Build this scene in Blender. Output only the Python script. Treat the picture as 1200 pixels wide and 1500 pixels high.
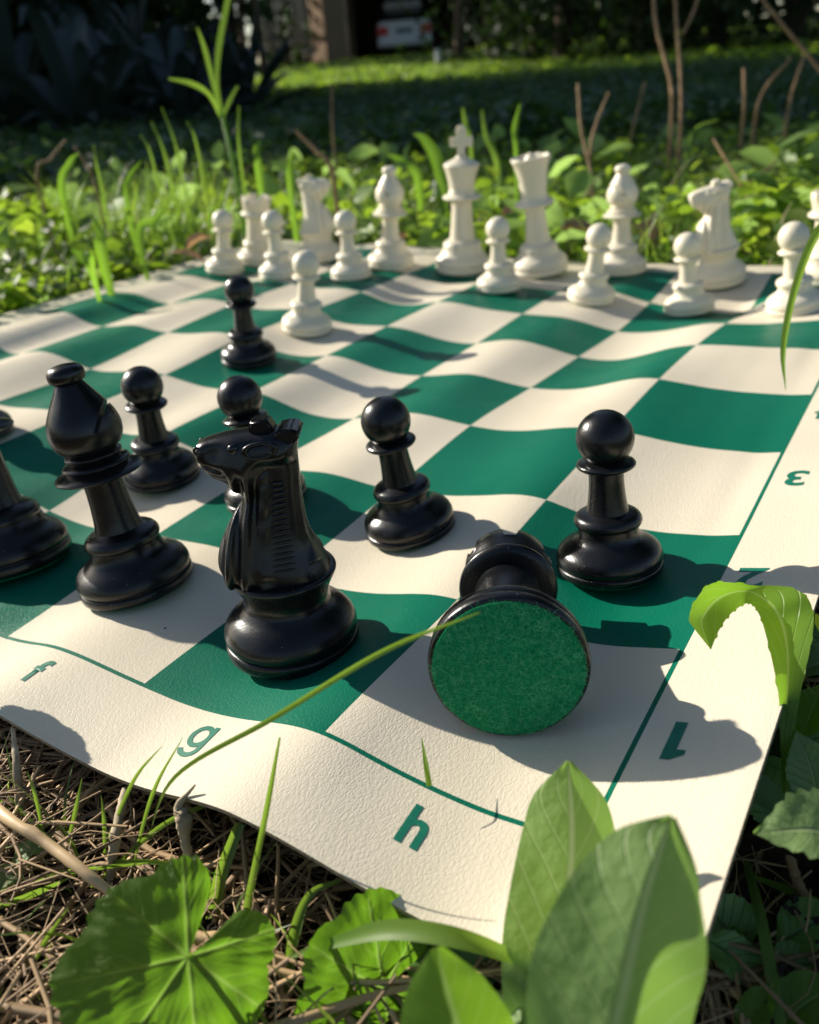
import bpy, bmesh, math, random
import numpy as np
from mathutils import Vector, Matrix, noise
from math import pi, sin, cos, tan, radians, sqrt, exp
random.seed(7); rng = np.random.default_rng(7)
for o in list(bpy.data.objects): bpy.data.objects.remove(o)
SC = bpy.context.scene
COL = SC.collection
# ------------------------------------------------------------------ camera
CAMP = Vector((-0.100812, -0.036434, 0.122192))
RIGHT = Vector((0.5245334, -0.8481096, -0.0746647))
DOWN = Vector((-0.4232933, -0.1836918, -0.8871754))
FWD = Vector((0.7387066, 0.4969582, -0.4553516))
FPX = 1227.5
cd = bpy.data.cameras.new('camera'); cam = bpy.data.objects.new('camera', cd); COL.objects.link(cam)
up = -DOWN; bk = -FWD
cam.matrix_world = Matrix(((RIGHT.x, up.x, bk.x, CAMP.x), (RIGHT.y, up.y, bk.y, CAMP.y), (RIGHT.z, up.z, bk.z, CAMP.z), (0, 0, 0, 1)))
cd.sensor_fit = 'HORIZONTAL'; cd.sensor_width = 36.0; cd.lens = FPX / 1200 * 36.0
cd.clip_start = 0.01; cd.clip_end = 400
cd.dof.use_dof = True; cd.dof.focus_distance = 0.192; cd.dof.aperture_fstop = 21.0
SC.camera = cam
# ------------------------------------------------------------------ light
SUN_EL = radians(24.8); SUN_AZ = radians(1.8)           # azimuth from +Y towards +X
w = bpy.data.worlds.new('World'); SC.world = w; w.use_nodes = True
nt = w.node_tree; nt.nodes.clear()
sky = nt.nodes.new('ShaderNodeTexSky'); sky.sky_type = 'NISHITA'; sky.sun_disc = False
sky.sun_elevation = SUN_EL; sky.sun_rotation = SUN_AZ; sky.air_density = 1.0; sky.dust_density = 1.0
bg = nt.nodes.new('ShaderNodeBackground'); bg.inputs[1].default_value = 0.085
wo = nt.nodes.new('ShaderNodeOutputWorld')
nt.links.new(sky.outputs[0], bg.inputs[0]); nt.links.new(bg.outputs[0], wo.inputs[0])
sl = bpy.data.lights.new('sun', 'SUN'); sl.energy = 5.0; sl.angle = radians(0.53); sl.color = (1.0, 0.93, 0.82)
sun = bpy.data.objects.new('sun', sl); COL.objects.link(sun)
sd = Vector((sin(SUN_AZ) * cos(SUN_EL), cos(SUN_AZ) * cos(SUN_EL), sin(SUN_EL)))
sun.rotation_euler = sd.to_track_quat('Z', 'Y').to_euler(); sun.location = sd * 5
SC.view_settings.view_transform = 'Standard'; SC.view_settings.look = 'None'
SC.view_settings.gamma = 1.0; SC.view_settings.use_curve_mapping = False
SC.view_settings.exposure = 0.62
SC.render.engine = 'CYCLES'
SC.cycles.use_denoising = True
SC.cycles.max_bounces = 6; SC.cycles.transparent_max_bounces = 8
# ------------------------------------------------------------------ helpers
S = 57.15; MM = 0.001; NP_DT = np.float32
def at(px, py, d):
    """world point (m) seen at photograph pixel px,py at camera depth d (mm)"""
    return CAMP + (FWD + RIGHT * ((px - 600) / FPX) + DOWN * ((py - 750) / FPX)) * (d * MM)
def onz(px, py, z):
    v = FWD + RIGHT * ((px - 600) / FPX) + DOWN * ((py - 750) / FPX)
    return CAMP + v * ((z - CAMP.z) / v.z)
def tag(o, label=None, cat=None, group=None, kind=None):
    if label: o['label'] = label
    if cat: o['category'] = cat
    if group: o['group'] = group
    if kind: o['kind'] = kind
    return o
def empty(name, loc=(0, 0, 0), rot=None):
    o = bpy.data.objects.new(name, None); COL.objects.link(o); o.location = loc
    o.empty_display_size = 0.01
    if rot is not None: o.rotation_mode = 'QUATERNION'; o.rotation_quaternion = rot
    return o
def link(name, me, mat=None, parent=None):
    o = bpy.data.objects.new(name, me); COL.objects.link(o)
    if mat is not None:
        for m in (mat if isinstance(mat, (list, tuple)) else [mat]): me.materials.append(m)
    if parent is not None: o.parent = parent
    return o
def mesh_np(name, V, F, smooth=True, uv=None, sharp=None):
    """V (n,3), F (m,k) constant k numpy faces"""
    V = np.asarray(V, NP_DT); F = np.asarray(F, np.int32)
    me = bpy.data.meshes.new(name); k = F.shape[1]
    me.vertices.add(len(V)); me.vertices.foreach_set('co', V.ravel())
    me.loops.add(F.size); me.loops.foreach_set('vertex_index', F.ravel())
    me.polygons.add(len(F)); me.polygons.foreach_set('loop_start', np.arange(0, F.size, k, dtype=np.int32))
    me.update(calc_edges=True)
    me.polygons.foreach_set('use_smooth', np.full(len(F), smooth))
    if uv is not None:
        l = me.uv_layers.new(name='UVMap'); l.data.foreach_set('uv', np.asarray(uv, NP_DT)[F.ravel()].ravel())
    if sharp is not None: me.set_sharp_from_angle(angle=sharp)
    me.update(); return me
def mesh_py(name, V, F, smooth=True, sharp=None):
    me = bpy.data.meshes.new(name); me.from_pydata([tuple(v) for v in V], [], F); me.update()
    me.polygons.foreach_set('use_smooth', [smooth] * len(me.polygons))
    if sharp is not None: me.set_sharp_from_angle(angle=sharp)
    return me
def mesh_bm(name, bm, smooth=True, sharp=None):
    me = bpy.data.meshes.new(name); bm.to_mesh(me); bm.free()
    me.polygons.foreach_set('use_smooth', [smooth] * len(me.polygons))
    if sharp is not None: me.set_sharp_from_angle(angle=sharp)
    return me
def catmull(P, n):
    P = [np.array(p, float) for p in P]
    P = [2 * P[0] - P[1]] + P + [2 * P[-1] - P[-2]]
    out = []; segs = len(P) - 3
    for i in range(n):
        t = i / (n - 1) * segs; k = min(int(t), segs - 1); t -= k
        a, b, c, d = P[k:k + 4]
        out.append(0.5 * (2 * b + (c - a) * t + (2 * a - 5 * b + 4 * c - d) * t * t + (3 * b - a - 3 * c + d) * t ** 3))
    return np.array(out)
# ------------------------------------------------------------------ materials
def mat(name):
    m = bpy.data.materials.new(name); m.use_nodes = True; nt = m.node_tree
    return m, nt, nt.nodes, nt.links, nt.nodes['Principled BSDF']
def N(ns, t, **kw):
    n = ns.new(t)
    for k, v in kw.items(): setattr(n, k, v)
    return n
def ramp(ns, stops):
    r = ns.new('ShaderNodeValToRGB'); e = r.color_ramp.elements
    while len(e) < len(stops): e.new(0.5)
    for i, (p, c) in enumerate(stops): e[i].position = p; e[i].color = (*c, 1) if len(c) == 3 else c
    return r
def plastic(name, col, rough, bump=0.00006, spec=0.5, sss=0.0, dust=0.0):
    m, nt, ns, L, b = mat(name)
    b.inputs['Base Color'].default_value = (*col, 1); b.inputs['Roughness'].default_value = rough
    b.inputs['Specular IOR Level'].default_value = spec
    if sss:
        b.inputs['Subsurface Weight'].default_value = sss; b.inputs['Subsurface Radius'].default_value = (1.0, 0.8, 0.5)
        b.inputs['Subsurface Scale'].default_value = 0.002
    tc = N(ns, 'ShaderNodeTexCoord')
    n1 = N(ns, 'ShaderNodeTexNoise'); n1.inputs['Scale'].default_value = 1600; n1.inputs['Detail'].default_value = 3
    L.new(tc.outputs['Object'], n1.inputs['Vector'])
    bp = N(ns, 'ShaderNodeBump'); bp.inputs['Strength'].default_value = 0.6; bp.inputs['Distance'].default_value = bump
    L.new(n1.outputs[0], bp.inputs['Height']); L.new(bp.outputs[0], b.inputs['Normal'])
    n2 = N(ns, 'ShaderNodeTexNoise'); n2.inputs['Scale'].default_value = 120; n2.inputs['Detail'].default_value = 4
    L.new(tc.outputs['Object'], n2.inputs['Vector'])
    mr = N(ns, 'ShaderNodeMapRange'); mr.inputs['From Min'].default_value = .3; mr.inputs['From Max'].default_value = .7
    mr.inputs['To Min'].default_value = rough - .07; mr.inputs['To Max'].default_value = rough + .1
    L.new(n2.outputs[0], mr.inputs['Value']); L.new(mr.outputs[0], b.inputs['Roughness'])
    if dust:
        v = N(ns, 'ShaderNodeTexVoronoi'); v.inputs['Scale'].default_value = 520; v.inputs['Randomness'].default_value = 1
        L.new(tc.outputs['Object'], v.inputs['Vector'])
        lt = N(ns, 'ShaderNodeMath', operation='LESS_THAN'); lt.inputs[1].default_value = 0.075
        L.new(v.outputs['Distance'], lt.inputs[0])
        wn = N(ns, 'ShaderNodeSeparateColor'); L.new(v.outputs['Color'], wn.inputs[0])
        gt = N(ns, 'ShaderNodeMath', operation='GREATER_THAN'); gt.inputs[1].default_value = 0.72
        L.new(wn.outputs[0], gt.inputs[0])
        mu = N(ns, 'ShaderNodeMath', operation='MULTIPLY'); L.new(lt.outputs[0], mu.inputs[0]); L.new(gt.outputs[0], mu.inputs[1])
        mu2 = N(ns, 'ShaderNodeMath', operation='MULTIPLY'); L.new(mu.outputs[0], mu2.inputs[0]); mu2.inputs[1].default_value = dust
        mx = N(ns, 'ShaderNodeMix', data_type='RGBA'); mx.inputs['A'].default_value = (*col, 1); mx.inputs['B'].default_value = (.35, .33, .3, 1)
        L.new(mu2.outputs[0], mx.inputs['Factor']); L.new(mx.outputs['Result'], b.inputs['Base Color'])
    return m
M_BLACK = plastic('black_plastic', (0.0045, 0.005, 0.006), 0.27, bump=0.00007, spec=.42, dust=0.5)
M_WHITE = plastic('ivory_plastic', (0.76, 0.69, 0.53), 0.40, sss=0.25)
def felt(name, col, lite, scale):
    m, nt, ns, L, b = mat(name); b.inputs['Roughness'].default_value = 1; b.inputs['Specular IOR Level'].default_value = .1
    b.inputs['Sheen Weight'].default_value = .05
    tc = N(ns, 'ShaderNodeTexCoord')
    n1 = N(ns, 'ShaderNodeTexNoise'); n1.inputs['Scale'].default_value = scale; n1.inputs['Detail'].default_value = 6; n1.inputs['Distortion'].default_value = 1.5
    n1.inputs['Roughness'].default_value = .7
    L.new(tc.outputs['Object'], n1.inputs['Vector'])
    r = ramp(ns, [(.38, col), (.66, lite)]); L.new(n1.outputs[0], r.inputs[0]); L.new(r.outputs[0], b.inputs['Base Color'])
    bp = N(ns, 'ShaderNodeBump'); bp.inputs['Distance'].default_value = 0.0006; L.new(n1.outputs[0], bp.inputs['Height']); L.new(bp.outputs[0], b.inputs['Normal'])
    return m
M_FELT = felt('green_felt', (0.0, 0.15, 0.055), (0.002, 0.27, 0.10), 700)
M_FIBRE = felt('green_felt_fibre', (0.01, 0.30, 0.12), (0.12, 0.50, 0.25), 300)
def simple(name, col, rough=.8, var=0.0, scale=20, bump=0, spec=.3, isl=0.0, col2=None, hsv=None):
    """plain material: noise variation between col and col2, plus random variation per island"""
    m, nt, ns, L, b = mat(name); b.inputs['Roughness'].default_value = rough; b.inputs['Specular IOR Level'].default_value = spec
    c2 = col2 or tuple(c * .55 for c in col)
    tc = N(ns, 'ShaderNodeTexCoord'); n1 = N(ns, 'ShaderNodeTexNoise'); n1.inputs['Scale'].default_value = scale; n1.inputs['Detail'].default_value = 5
    L.new(tc.outputs['Object'], n1.inputs['Vector'])
    g = N(ns, 'ShaderNodeNewGeometry')
    add = N(ns, 'ShaderNodeMath', operation='MULTIPLY_ADD'); add.inputs[1].default_value = isl
    L.new(g.outputs['Random Per Island'], add.inputs[0])
    mr = N(ns, 'ShaderNodeMapRange'); mr.inputs['From Min'].default_value = .3; mr.inputs['From Max'].default_value = .7
    mr.inputs['To Max'].default_value = 1 - isl
    L.new(n1.outputs[0], mr.inputs['Value']); L.new(mr.outputs[0], add.inputs[2])
    r = ramp(ns, [(0, col), (1, c2)]); L.new(add.outputs[0], r.inputs[0]); L.new(r.outputs[0], b.inputs['Base Color'])
    if bump:
        bp = N(ns, 'ShaderNodeBump'); bp.inputs['Distance'].default_value = bump; L.new(n1.outputs[0], bp.inputs['Height']); L.new(bp.outputs[0], b.inputs['Normal'])
    return m
def leafmat(name, stops, trans=(0.2, 0.45, 0.02), tf=.45, rough=.45, vein=None, attr=None, bump=0.0002, scale=300, spec=.5):
    """two-sided leaf: reflection + transmission; colour varies per island; optional vein colour from UV or attribute"""
    m, nt, ns, L, b = mat(name); b.inputs['Roughness'].default_value = rough; b.inputs['Specular IOR Level'].default_value = spec
    g = N(ns, 'ShaderNodeNewGeometry'); tc = N(ns, 'ShaderNodeTexCoord')
    n1 = N(ns, 'ShaderNodeTexNoise'); n1.inputs['Scale'].default_value = scale; n1.inputs['Detail'].default_value = 4
    L.new(tc.outputs['Object'], n1.inputs['Vector'])
    ad = N(ns, 'ShaderNodeMath', operation='MULTIPLY_ADD'); ad.inputs[1].default_value = .35; ad.inputs[2].default_value = -.17
    L.new(n1.outputs[0], ad.inputs[0])
    a2 = N(ns, 'ShaderNodeMath', operation='ADD'); L.new(ad.outputs[0], a2.inputs[0]); L.new(g.outputs['Random Per Island'], a2.inputs[1])
    r = ramp(ns, stops); L.new(a2.outputs[0], r.inputs[0]); out = r.outputs[0]
    tcol = N(ns, 'ShaderNodeRGB'); tcol.outputs[0].default_value = (*trans, 1); tout = tcol.outputs[0]
    if len(stops) > 0:
        # transmission follows the leaf's own colour
        mxt = N(ns, 'ShaderNodeMix', data_type='RGBA'); mxt.blend_type = 'MIX'; mxt.inputs['Factor'].default_value = .35
        sc_ = N(ns, 'ShaderNodeMix', data_type='RGBA'); sc_.blend_type = 'MULTIPLY'; sc_.inputs['Factor'].default_value = 1; sc_.inputs['B'].default_value = (3.2, 3.2, 2.0, 1)
        L.new(out, sc_.inputs['A']); L.new(tout, mxt.inputs['A']); L.new(sc_.outputs['Result'], mxt.inputs['B']); tout = mxt.outputs['Result']
    h = None
    if attr:
        at_ = N(ns, 'ShaderNodeAttribute'); at_.attribute_name = attr; h = at_.outputs['Fac']
    elif vein:
        uv = N(ns, 'ShaderNodeUVMap'); sp = N(ns, 'ShaderNodeSeparateXYZ'); L.new(uv.outputs[0], sp.inputs[0])
        ab = N(ns, 'ShaderNodeMath', operation='ABSOLUTE'); L.new(sp.outputs[0], ab.inputs[0])
        lt = N(ns, 'ShaderNodeMapRange'); lt.inputs['From Min'].default_value = 0.02; lt.inputs['From Max'].default_value = 0.09; lt.inputs['To Min'].default_value = 1; lt.inputs['To Max'].default_value = 0
        L.new(ab.outputs[0], lt.inputs['Value'])
        # side veins: run obliquely from the midrib
        ml = N(ns, 'ShaderNodeMath', operation='MULTIPLY_ADD'); ml.inputs[1].default_value = -0.22; L.new(ab.outputs[0], ml.inputs[0]); L.new(sp.outputs[1], ml.inputs[2])
        fr = N(ns, 'ShaderNodeMath', operation='MULTIPLY'); fr.inputs[1].default_value = 9; L.new(ml.outputs[0], fr.inputs[0])
        n3 = N(ns, 'ShaderNodeMath', operation='FRACT'); L.new(fr.outputs[0], n3.inputs[0])
        s3 = N(ns, 'ShaderNodeMath', operation='SUBTRACT'); s3.inputs[1].default_value = .5; L.new(n3.outputs[0], s3.inputs[0])
        a3 = N(ns, 'ShaderNodeMath', operation='ABSOLUTE'); L.new(s3.outputs[0], a3.inputs[0])
        l3 = N(ns, 'ShaderNodeMapRange'); l3.inputs['From Min'].default_value = 0.0; l3.inputs['From Max'].default_value = 0.07; l3.inputs['To Min'].default_value = .45; l3.inputs['To Max'].default_value = 0
        L.new(a3.outputs[0], l3.inputs['Value'])
        mxv = N(ns, 'ShaderNodeMath', operation='MAXIMUM'); L.new(lt.outputs[0], mxv.inputs[0]); L.new(l3.outputs[0], mxv.inputs[1]); h = mxv.outputs[0]
    if h is not None:
        mv = N(ns, 'ShaderNodeMix', data_type='RGBA'); L.new(h, mv.inputs['Factor']); L.new(out, mv.inputs['A'])
        mv.inputs['B'].default_value = (*(vein or (.16, .28, .05)), 1); out = mv.outputs['Result']
        mt_ = N(ns, 'ShaderNodeMix', data_type='RGBA'); L.new(h, mt_.inputs['Factor']); L.new(tout, mt_.inputs['A']); mt_.inputs['B'].default_value = (*[min(1, c * 2.1) for c in (vein or (.16, .28, .05))], 1); tout = mt_.outputs['Result']
    L.new(out, b.inputs['Base Color'])
    bp = N(ns, 'ShaderNodeBump'); bp.inputs['Distance'].default_value = bump; L.new(n1.outputs[0], bp.inputs['Height']); L.new(bp.outputs[0], b.inputs['Normal'])
    if h is not None:
        b2 = N(ns, 'ShaderNodeBump', invert=True); b2.inputs['Distance'].default_value = .0004; b2.inputs['Strength'].default_value = .8
        L.new(h, b2.inputs['Height']); L.new(bp.outputs[0], b2.inputs['Normal']); L.new(b2.outputs[0], b.inputs['Normal'])
    tr = N(ns, 'ShaderNodeBsdfTranslucent'); L.new(tout, tr.inputs[0])
    mx = N(ns, 'ShaderNodeMixShader'); mx.inputs[0].default_value = tf
    L.new(b.outputs[0], mx.inputs[1]); L.new(tr.outputs[0], mx.inputs[2]); L.new(mx.outputs[0], ns['Material Output'].inputs[0])
    return m
G1 = [(0, (0.035, 0.085, 0.012)), (.5, (0.055, 0.13, 0.015)), (1, (0.09, 0.17, 0.02))]
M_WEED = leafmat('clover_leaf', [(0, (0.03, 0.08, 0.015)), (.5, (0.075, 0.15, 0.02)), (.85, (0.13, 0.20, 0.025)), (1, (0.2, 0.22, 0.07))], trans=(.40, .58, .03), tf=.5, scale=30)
M_WEED_SHADETINT = leafmat('weed_shade_tint', [(0, (0.016, 0.042, 0.016)), (.6, (0.03, 0.075, 0.022)), (1, (0.07, 0.11, 0.035))], trans=(.10, .20, .03), tf=.3, scale=30)  # darker copy of the weed leaf, deep shade painted into its colour
M_GRASS = leafmat('grass_blade', [(0, (0.06, 0.13, 0.02)), (.7, (0.13, 0.22, 0.04)), (1, (0.28, 0.27, 0.10))], trans=(.36, .58, .05), tf=.45, scale=60)
M_MALLOW = leafmat('mallow_leaf', G1, trans=(.13, .34, .003), tf=.55, attr='vein', vein=(.16, .27, .05), scale=260, bump=.0004)
M_OVATE = leafmat('ovate_leaf', [(0, (0.11, 0.20, 0.06)), (.5, (0.17, 0.27, 0.09)), (1, (0.22, 0.32, 0.12))], trans=(.22, .44, .03), tf=.4, vein=(.30, .40, .18), scale=320, rough=.5, bump=.0006)
M_BRIGHT = leafmat('young_leaf', [(0, (0.10, 0.20, 0.02)), (1, (0.13, 0.24, 0.025))], trans=(.24, .46, .02), tf=.5, vein=(.22, .34, .08), scale=220, bump=.0002)
M_DARKLEAF = leafmat('dark_weed_leaf', [(0, (0.08, 0.19, 0.04)), (1, (0.17, 0.30, 0.07))], trans=(.2, .42, .05), tf=.3, vein=(.08, .16, .05), scale=200, rough=.4)
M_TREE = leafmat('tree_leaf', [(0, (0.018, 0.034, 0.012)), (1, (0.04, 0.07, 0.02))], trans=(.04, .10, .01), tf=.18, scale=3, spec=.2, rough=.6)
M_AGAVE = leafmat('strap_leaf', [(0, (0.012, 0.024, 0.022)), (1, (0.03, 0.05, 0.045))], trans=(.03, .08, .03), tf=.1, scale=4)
M_STRAW = simple('dry_straw', (0.58, 0.39, 0.20), .65, scale=150, isl=.8, col2=(0.10, 0.06, 0.03), spec=.4)
M_TWIG = simple('twig_bark', (0.36, 0.235, 0.12), .8, scale=90, col2=(0.20, 0.12, 0.06), bump=.0004)
M_SOIL = simple('soil', (0.035, 0.025, 0.017), .95, scale=60, col2=(0.012, 0.009, 0.006), bump=.004)
M_DEAD = leafmat('dead_leaf', [(0, (0.20, 0.10, 0.06)), (1, (0.4, 0.25, 0.16))], trans=(.3, .15, .06), tf=.25, scale=40)
M_BARK = simple('tree_bark', (0.10, 0.07, 0.05), .95, scale=8, col2=(0.035, 0.025, 0.018), bump=.02)
# ------------------------------------------------------------------ measured data: mat surface (0.1 mm) and piece seats (mm)
ZG="""108 82 56 31 5 -21 -31 -33 -29 -22 -14 -6 0 4 2 -9 -25 -42 -56 -65 -70 -70 -69 -66 -62 -56 -51 -50 -55 -66 -77 -84 -86 -84 -84 -86 -89 -90 -87 -80 -71 -59 -46 -34 -24 -16 -7 0 7 12 15 16 15 12 9 6 4 5 8 13 21 28 35 40 42 41 39 37 37 41 47 56 65 71 75 78 79 79 79 80 80
108 88 67 47 26 6 -3 -8 -7 -3 4 14 25 30 24 9 -10 -26 -38 -46 -50 -50 -49 -47 -44 -41 -40 -43 -52 -66 -78 -86 -87 -83 -82 -86 -90 -91 -88 -82 -73 -60 -45 -33 -24 -16 -7 1 8 13 16 17 15 12 9 5 3 4 7 13 20 29 36 41 43 42 39 37 36 39 46 56 66 72 76 78 79 79 79 80 80
108 92 75 59 43 26 9 -3 -6 -2 4 10 16 18 13 -1 -19 -35 -47 -55 -57 -54 -49 -43 -37 -32 -29 -30 -35 -41 -44 -48 -55 -65 -75 -86 -93 -94 -91 -84 -75 -61 -44 -31 -23 -16 -7 2 9 15 19 19 17 13 8 4 1 1 5 11 20 29 37 43 45 43 39 35 33 36 44 57 68 75 78 79 79 79 80 80 80
108 93 77 62 47 31 21 12 8 8 12 20 33 45 46 37 22 8 -5 -14 -20 -25 -29 -29 -25 -19 -16 -18 -25 -33 -37 -37 -37 -36 -36 -36 -34 -28 -15 -4 0 -4 -13 -21 -22 -16 -6 3 11 18 22 22 19 14 8 2 -2 -3 1 9 19 31 40 47 49 46 40 32 28 30 41 58 72 79 80 80 80 80 80 80 80
108 97 86 75 64 52 48 44 43 45 49 55 59 59 57 52 41 26 12 2 -4 -5 -3 2 8 13 14 8 -5 -21 -38 -52 -62 -67 -66 -61 -49 -33 -16 -3 2 1 -3 -7 -10 -9 -3 5 14 23 27 26 21 15 7 0 -6 -9 -5 5 19 33 45 53 55 50 40 28 19 20 35 60 79 85 83 81 80 80 80 80 80
108 99 89 80 70 61 57 54 52 53 55 60 65 69 65 51 31 10 -8 -21 -29 -34 -34 -30 -22 -13 -5 -4 -11 -22 -33 -40 -44 -45 -42 -34 -22 -8 4 9 6 -2 -9 -11 -9 -2 10 24 39 54 65 70 68 62 54 47 42 39 38 39 45 53 60 59 53 43 35 31 32 41 58 81 95 94 87 82 81 80 80 80 80
108 101 94 87 80 73 73 69 65 63 61 59 55 49 38 21 -2 -25 -45 -59 -65 -65 -59 -48 -34 -21 -10 -4 -6 -15 -28 -40 -46 -45 -40 -31 -19 -7 3 8 9 7 4 2 2 7 16 28 39 48 56 60 58 53 48 47 51 58 66 74 80 84 82 76 66 55 45 37 35 40 52 65 77 83 83 82 80 80 80 80 80
56 56 56 56 56 56 50 40 31 22 13 7 4 2 -3 -14 -31 -48 -63 -74 -82 -86 -84 -75 -62 -48 -36 -28 -26 -26 -26 -25 -22 -19 -16 -11 -4 5 12 14 9 0 -11 -19 -22 -19 -9 6 25 40 50 55 55 52 50 50 54 59 65 72 76 79 77 72 65 56 48 43 42 46 54 64 73 79 80 80 80 80 80 80 80
51 51 51 51 51 51 46 39 31 23 14 -1 -32 -70 -93 -97 -94 -90 -86 -81 -76 -70 -61 -48 -32 -16 -9 -13 -19 -23 -24 -23 -21 -18 -14 -10 -4 3 8 9 6 -1 -9 -14 -16 -13 -4 8 23 36 46 51 52 52 51 52 55 60 65 70 74 76 74 70 64 57 51 47 46 49 56 64 71 76 78 79 80 80 80 80 80
48 48 48 48 48 48 44 38 31 24 17 14 12 11 9 7 4 1 -1 -4 -6 -9 -9 -7 -4 -3 -6 -12 -18 -21 -22 -22 -20 -17 -14 -9 -4 2 5 6 4 -1 -7 -12 -13 -9 -2 10 22 34 43 48 51 52 52 53 56 60 65 69 72 73 72 69 63 57 52 49 49 51 57 63 70 74 77 79 79 80 80 80 80
47 47 47 47 47 47 43 38 31 24 18 15 13 11 9 7 4 1 -1 -4 -6 -8 -8 -7 -5 -4 -7 -12 -17 -20 -22 -21 -20 -17 -13 -9 -4 1 4 5 3 -2 -7 -10 -11 -8 0 10 22 33 42 47 50 52 52 54 57 60 65 69 71 73 71 68 63 58 53 50 50 52 57 63 69 74 77 78 79 79 80 80 80"""
PIECES = {
  'bpawn_h': [88.93, 27.61, 1.01, 0.06, 0.09],
  'bpawn_g': [90.86, 92.35, -2.25, -0.07, 0.11],
  'bpawn_e': [90.58, 203.42, -4.39, -0.03, -0.04],
  'bpawn_f': [88.71, 149.27, -2.35, 0.01, 0.14],
  'bpawn_d': [208.71, 263.11, 0.65, -0.07, -0.09],
  'bishop': [31.1, 150.53, -3.86, -0.0, 0.12],
  'knight': [27.37, 88.56, -2.73, 0.03, 0.01],
  'wp_d': [262.56, 267.22, 2.08, -0.01, -0.15],
  'wp_e': [383.97, 206.87, 0.56, -0.02, -0.02],
  'wp_f': [379.97, 144.21, -1.52, -0.03, -0.13],
  'wp_g': [392.89, 88.81, -7.72, -0.06, 0.09],
  'wp_h': [367.74, 28.85, 2.99, -0.08, 0.13],
  'wp_a': [366.27, 425.29, 6.61, 0.02, -0.15],
  'wp_b': [356.22, 363.72, 7.88, -0.02, -0.03],
  'wp_c': [374.04, 314.8, 5.37, -0.02, -0.01],
  'wk': [432.63, 259.59, -0.07, -0.02, -0.05],
  'wq': [436.84, 201.53, 0.95, -0.09, 0.05],
  'wb': [411.69, 306.46, 5.81, -0.03, -0.1],
  'wb2': [454.24, 151.12, -1.07, -0.01, 0.02],
  'wn2': [441.6, 81.91, -1.82, -0.14, 0.07],
  'wn1': [412.39, 370.2, 7.19, 0.01, 0.04],
  'wr1': [401.5, 422.21, 6.28, -0.01, -0.14],
  'wr2': [428.05, 23.16, 4.6, -0.15, 0.1],
}
ZC = np.array([[int(v) for v in r.split()] for r in ZG.split('\n')], float) / 10     # 11 rows (X) x 81 columns (Y), mm
MARG = 24.5
ROWX = [-MARG] + [j * S for j in range(9)] + [8 * S + MARG]
YA, YB = -MARG, 8 * S + MARG
def zs(X, Y):
    """height of the mat in mm at board position X,Y in mm"""
    fy = min(max((Y - YA) / (YB - YA) * 80, 0), 79.999); iy = int(fy); ty = fy - iy
    # cubic across columns too
    i0 = max(iy - 1, 0); i3 = min(iy + 2, 80); t = ty
    A, B, C_, D = ZC[:, i0], ZC[:, iy], ZC[:, iy + 1], ZC[:, i3]
    col = 0.5 * (2 * B + (C_ - A) * t + (2 * A - 5 * B + 4 * C_ - D) * t * t + (3 * B - A - 3 * C_ + D) * t ** 3)
    X = min(max(X, ROWX[0]), ROWX[-1]); r = 0
    while r < 9 and X > ROWX[r + 1]: r += 1
    h1 = ROWX[r + 1] - ROWX[r]; t = (X - ROWX[r]) / h1
    h0 = ROWX[r] - ROWX[r - 1] if r else h1; h2 = ROWX[r + 2] - ROWX[r + 1] if r < 9 else h1
    a = col[max(r - 1, 0)]; b = col[r]; c = col[r + 1]; d = col[min(r + 2, 10)]
    m1 = (c - a) / (h0 + h1) * h1; m2 = (d - b) / (h1 + h2) * h1
    return (2*t**3-3*t*t+1)*b + (t**3-2*t*t+t)*m1 + (-2*t**3+3*t*t)*c + (t**3-t*t)*m2
def gz(x, y):
    """ground height (m)"""
    r = sqrt(max(x, 0) ** 2 + y * y)
    z = -0.019 + (0.00125 * r * r if r < 24 else 0.72 + (r - 24) * .03)
    z += 0.004 * noise.noise((x * 9, y * 9, 0)) + 0.0025 * noise.noise((x * 30, y * 30, 3))
    if r > .8: z += 0.03 * noise.noise((x * 1.1, y * 1.1, 7)) * min(1, (r - .8))
    inside = -0.03 < x < .49 and -0.03 < y < .49
    return z - (0.003 if inside else 0)
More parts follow.
